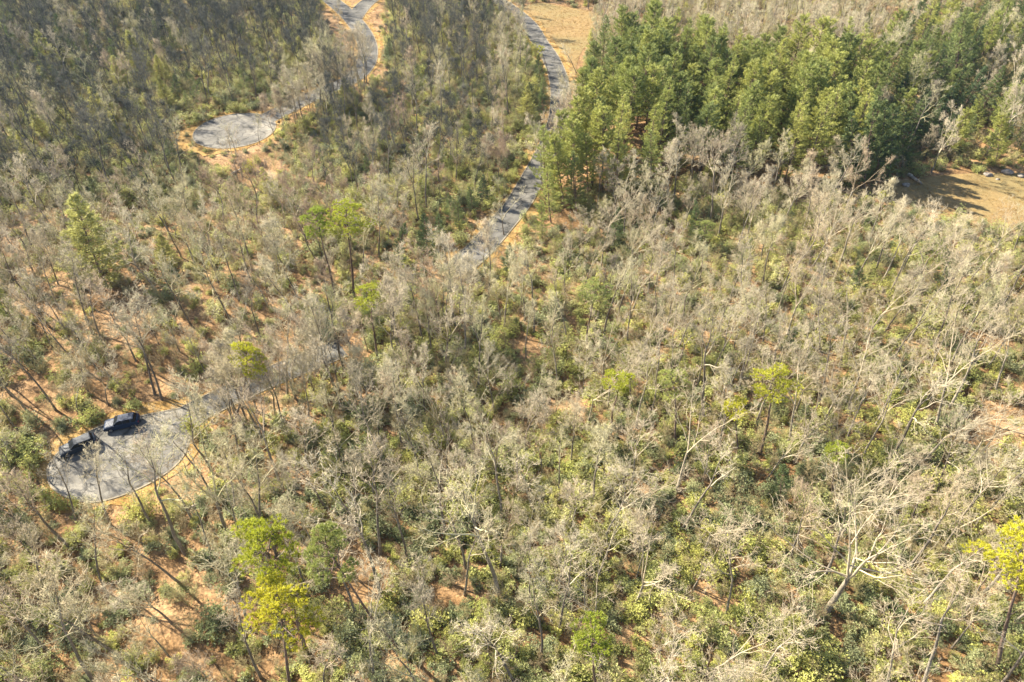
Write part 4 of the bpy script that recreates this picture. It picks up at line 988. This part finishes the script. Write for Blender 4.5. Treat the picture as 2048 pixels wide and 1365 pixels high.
# rhododendrons
def shrub_d(x, y, px, py):
    if in_poly(px, py, GROVE): return 100
    if opened(px, py): return 4.0
    if py > 850: return .92 if px > 640 else 1.3
    if px < 640 and py > 540: return 2.3
    if py > 600: return 1.15
    if px < 1080 and py < 420: return 1.0
    if py > 400 and px > 1100: return 1.25
    return 1.8
cs = []
for x, y, px, py in poisson(41, 2.2, (-270, 270), (14, 330), 110000, shrub_d):
    if clear_dist(x, y) < 1.2 or blocks(x, y, 0, 3, 1.2, .4) or not all((x-u[0])**2+(y-u[1])**2 > .6 for u in used): continue
    cs.append((x, y, px, py, rng.randrange(4), rng.uniform(.7, 1.15)))
vs = sorted((depth(c[0], c[1], 0)/c[5]/RH[c[4]].H, i) for i, c in enumerate(cs) if -20 < c[2] < 2068 and c[3] < 1385)
keep = set(i for _, i in vs[:290]); P0 = {}
for i, (x, y, px, py, k, s) in enumerate(cs):
    z = hgt(x, y); rz = rng.random()*6.28
    if i in keep:
        o = put('rhododendron_shrub', RH[k].both); o.location = (x, y, z); o.rotation_euler = (0, 0, rz); o.scale = (s, s, s*rng.uniform(.85, 1.15))
        szs = ['rounded', 'large spreading', 'low', 'tall'][k]; name_it(o, 'shrub', szs, x, y, 'shrub', 9)
    else: stuff['shrub'].append((x, y, z, rz, s, k, 0, 0))
# brush and saplings
def brush_d(x, y, px, py):
    if in_poly(px, py, GROVE): return 100
    if opened(px, py): return 2.2
    return 1.0 if py > 700 else 1.15
for x, y, px, py in poisson(51, 2.3, (-280, 280), (14, 335), 90000, brush_d):
    cd = clear_dist(x, y)
    if cd < .9 or blocks(x, y, 0, 3.5, .8, .3): continue
    s = rng.uniform(.5, 1.1)*(1 if cd > 5 else .5); stuff['brush'].append((x, y, hgt(x, y), rng.random()*6.28, s, rng.randrange(4), rng.gauss(0, .08), rng.gauss(0, .08)))
# low leafy sprigs hugging the ground
for x, y, px, py in poisson(61, 1.5, (-240, 240), (22, 250), 120000, lambda x, y, px, py: 100 if in_poly(px, py, GROVE) else (2.6 if opened(px, py) else (1.0 if px > 600 and py > 420 else 1.5))):
    if clear_dist(x, y) < 1.8: continue
    stuff['fine'].append((x, y, hgt(x, y)-.1, rng.random()*6.28, rng.uniform(.25, .6), rng.randrange(4), 0, 0))

def tuft(seed, n, h, rad):
    r_ = np.random.default_rng(seed); a = r_.uniform(0, 6.283, n); q = rad*np.sqrt(r_.random(n))
    C = np.stack([q*np.cos(a), q*np.sin(a), np.zeros(n)], 1); D = np.stack([np.cos(a)*.5, np.sin(a)*.5, np.ones(n)], 1)+r_.normal(size=(n, 3))*.35
    ac = Acc(); blades(ac, C, D, h*r_.uniform(.5, 1.2, n), .035, r_); return ac
M['tuft'] = plant_mat('dry_grass_tufts', [(0, (.26, .15, .05)), (.5, (.36, .24, .09)), (1, (.42, .32, .15))], .8, .15, .15)
TF = [single('grass_tuft', tuft(340+i, n_, h_, r_), ['tuft'], h_) for i, (n_, h_, r_) in enumerate([(60, .3, .5), (40, .45, .3), (90, .22, .8), (50, .3, .5)])]
tf = []
for x, y, px, py in poisson(71, .95, (-130, 140), (30, 290), 160000, lambda x, y, px, py: 1.0 if -40 < px < 2100 and -20 < py < 1100 else 100):
    rd = road_dist(x, y)
    if rd < .1: continue
    if rd < 4.2 and rng.random() < 1.15-rd/4.5 or (rd >= 4.2 and clear_dist(x, y) < .6): tf.append((x, y, .02 if rd < 3 else hgt(x, y), rng.random()*6.28, rng.uniform(.5, 1.3), rng.randrange(4), 0, 0))
def scatter(name, rows, tpls, label, cat):
    col = bpy.data.collections.new(name+'_kinds')
    for i, t in enumerate(tpls):
        o = bpy.data.objects.new('%s_kind_%02d' % (name, i), t.both); col.objects.link(o)
    me = bpy.data.meshes.new(name); me.vertices.add(len(rows)); a = np.array(rows, float)
    me.vertices.foreach_set('co', a[:, :3].ravel())
    def attr(nm, typ, data, key):
        at = me.attributes.new(nm, typ, 'POINT'); at.data.foreach_set(key, data)
    attr('turn', 'FLOAT_VECTOR', np.stack([a[:, 7], a[:, 6], a[:, 3]], 1).ravel(), 'vector')
    attr('size', 'FLOAT', a[:, 4], 'value'); attr('pick', 'INT', a[:, 5].astype(int), 'value')
    o = put(name, me); ng = bpy.data.node_groups.new(name, 'GeometryNodeTree')
    ng.interface.new_socket('Geometry', in_out='INPUT', socket_type='NodeSocketGeometry'); ng.interface.new_socket('Geometry', in_out='OUTPUT', socket_type='NodeSocketGeometry')
    N = ng.nodes; L = ng.links; gi = N.new('NodeGroupInput'); go = N.new('NodeGroupOutput'); iop = N.new('GeometryNodeInstanceOnPoints'); ci = N.new('GeometryNodeCollectionInfo')
    ci.inputs['Collection'].default_value = col; ci.inputs['Separate Children'].default_value = True; ci.inputs['Reset Children'].default_value = True
    L.new(gi.outputs[0], iop.inputs['Points']); L.new(ci.outputs[0], iop.inputs['Instance']); iop.inputs['Pick Instance'].default_value = True
    def na(nm, typ):
        n = N.new('GeometryNodeInputNamedAttribute'); n.data_type = typ; n.inputs['Name'].default_value = nm; return n.outputs['Attribute']
    L.new(na('pick', 'INT'), iop.inputs['Instance Index']); L.new(na('size', 'FLOAT'), iop.inputs['Scale'])
    e2r = N.new('FunctionNodeEulerToRotation'); L.new(na('turn', 'FLOAT_VECTOR'), e2r.inputs[0]); L.new(e2r.outputs[0], iop.inputs['Rotation'])
    L.new(iop.outputs[0], go.inputs[0])
    md = o.modifiers.new('growth', 'NODES'); md.node_group = ng
    o['kind'] = 'stuff'; tag(o, label, cat); print(name, len(rows)); return o
scatter('distant_bare_trees', stuff['tree'], BT+PALE+GREY+WARM+DN, 'mass of bare grey trees filling the farther wood', 'bare trees')
scatter('evergreen_undergrowth', stuff['shrub'], RH, 'mass of leafy evergreen shrubs under the farther trees', 'shrubs')
scatter('brush', stuff['brush'], BR, 'thin leafless saplings and brush between the trees', 'brush')
scatter('ground_cover', stuff['fine'], RH, 'low leafy sprigs scattered over the leaf litter', 'ground cover')

scatter('dry_grass', tf, TF, 'tufts of dry orange grass along the road edges and lawns', 'grass')
# ------------------------------------------------------------ air
HAZE = 0.00005
if HAZE:
    bm = bmesh.new(); bmesh.ops.create_cube(bm, size=1); bmesh.ops.scale(bm, vec=(3200, 3100, 82), verts=bm.verts[:]); bmesh.ops.translate(bm, vec=(0, 1200, 37), verts=bm.verts[:])
    me = bpy.data.meshes.new('haze'); bm.to_mesh(me); bm.free()
    m = bpy.data.materials.new('haze_air'); m.use_nodes = True; t = m.node_tree
    for n in list(t.nodes):
        if n.type == 'BSDF_PRINCIPLED': t.nodes.remove(n)
    v = t.nodes.new('ShaderNodeVolumePrincipled'); v.inputs['Density'].default_value = HAZE; v.inputs['Color'].default_value = (.34, .58, 1, 1); v.inputs['Anisotropy'].default_value = .2
    t.links.new(v.outputs[0], t.nodes['Material Output'].inputs['Volume'])
    me.materials.append(m); o = put('haze', me); o['kind'] = 'stuff'; tag(o, 'thin bluish air over the farther wood', 'haze')
print('objects', len(bpy.data.objects), 'trees', len(trees), 'pines', len(pines), 'shrubs', len(cs))
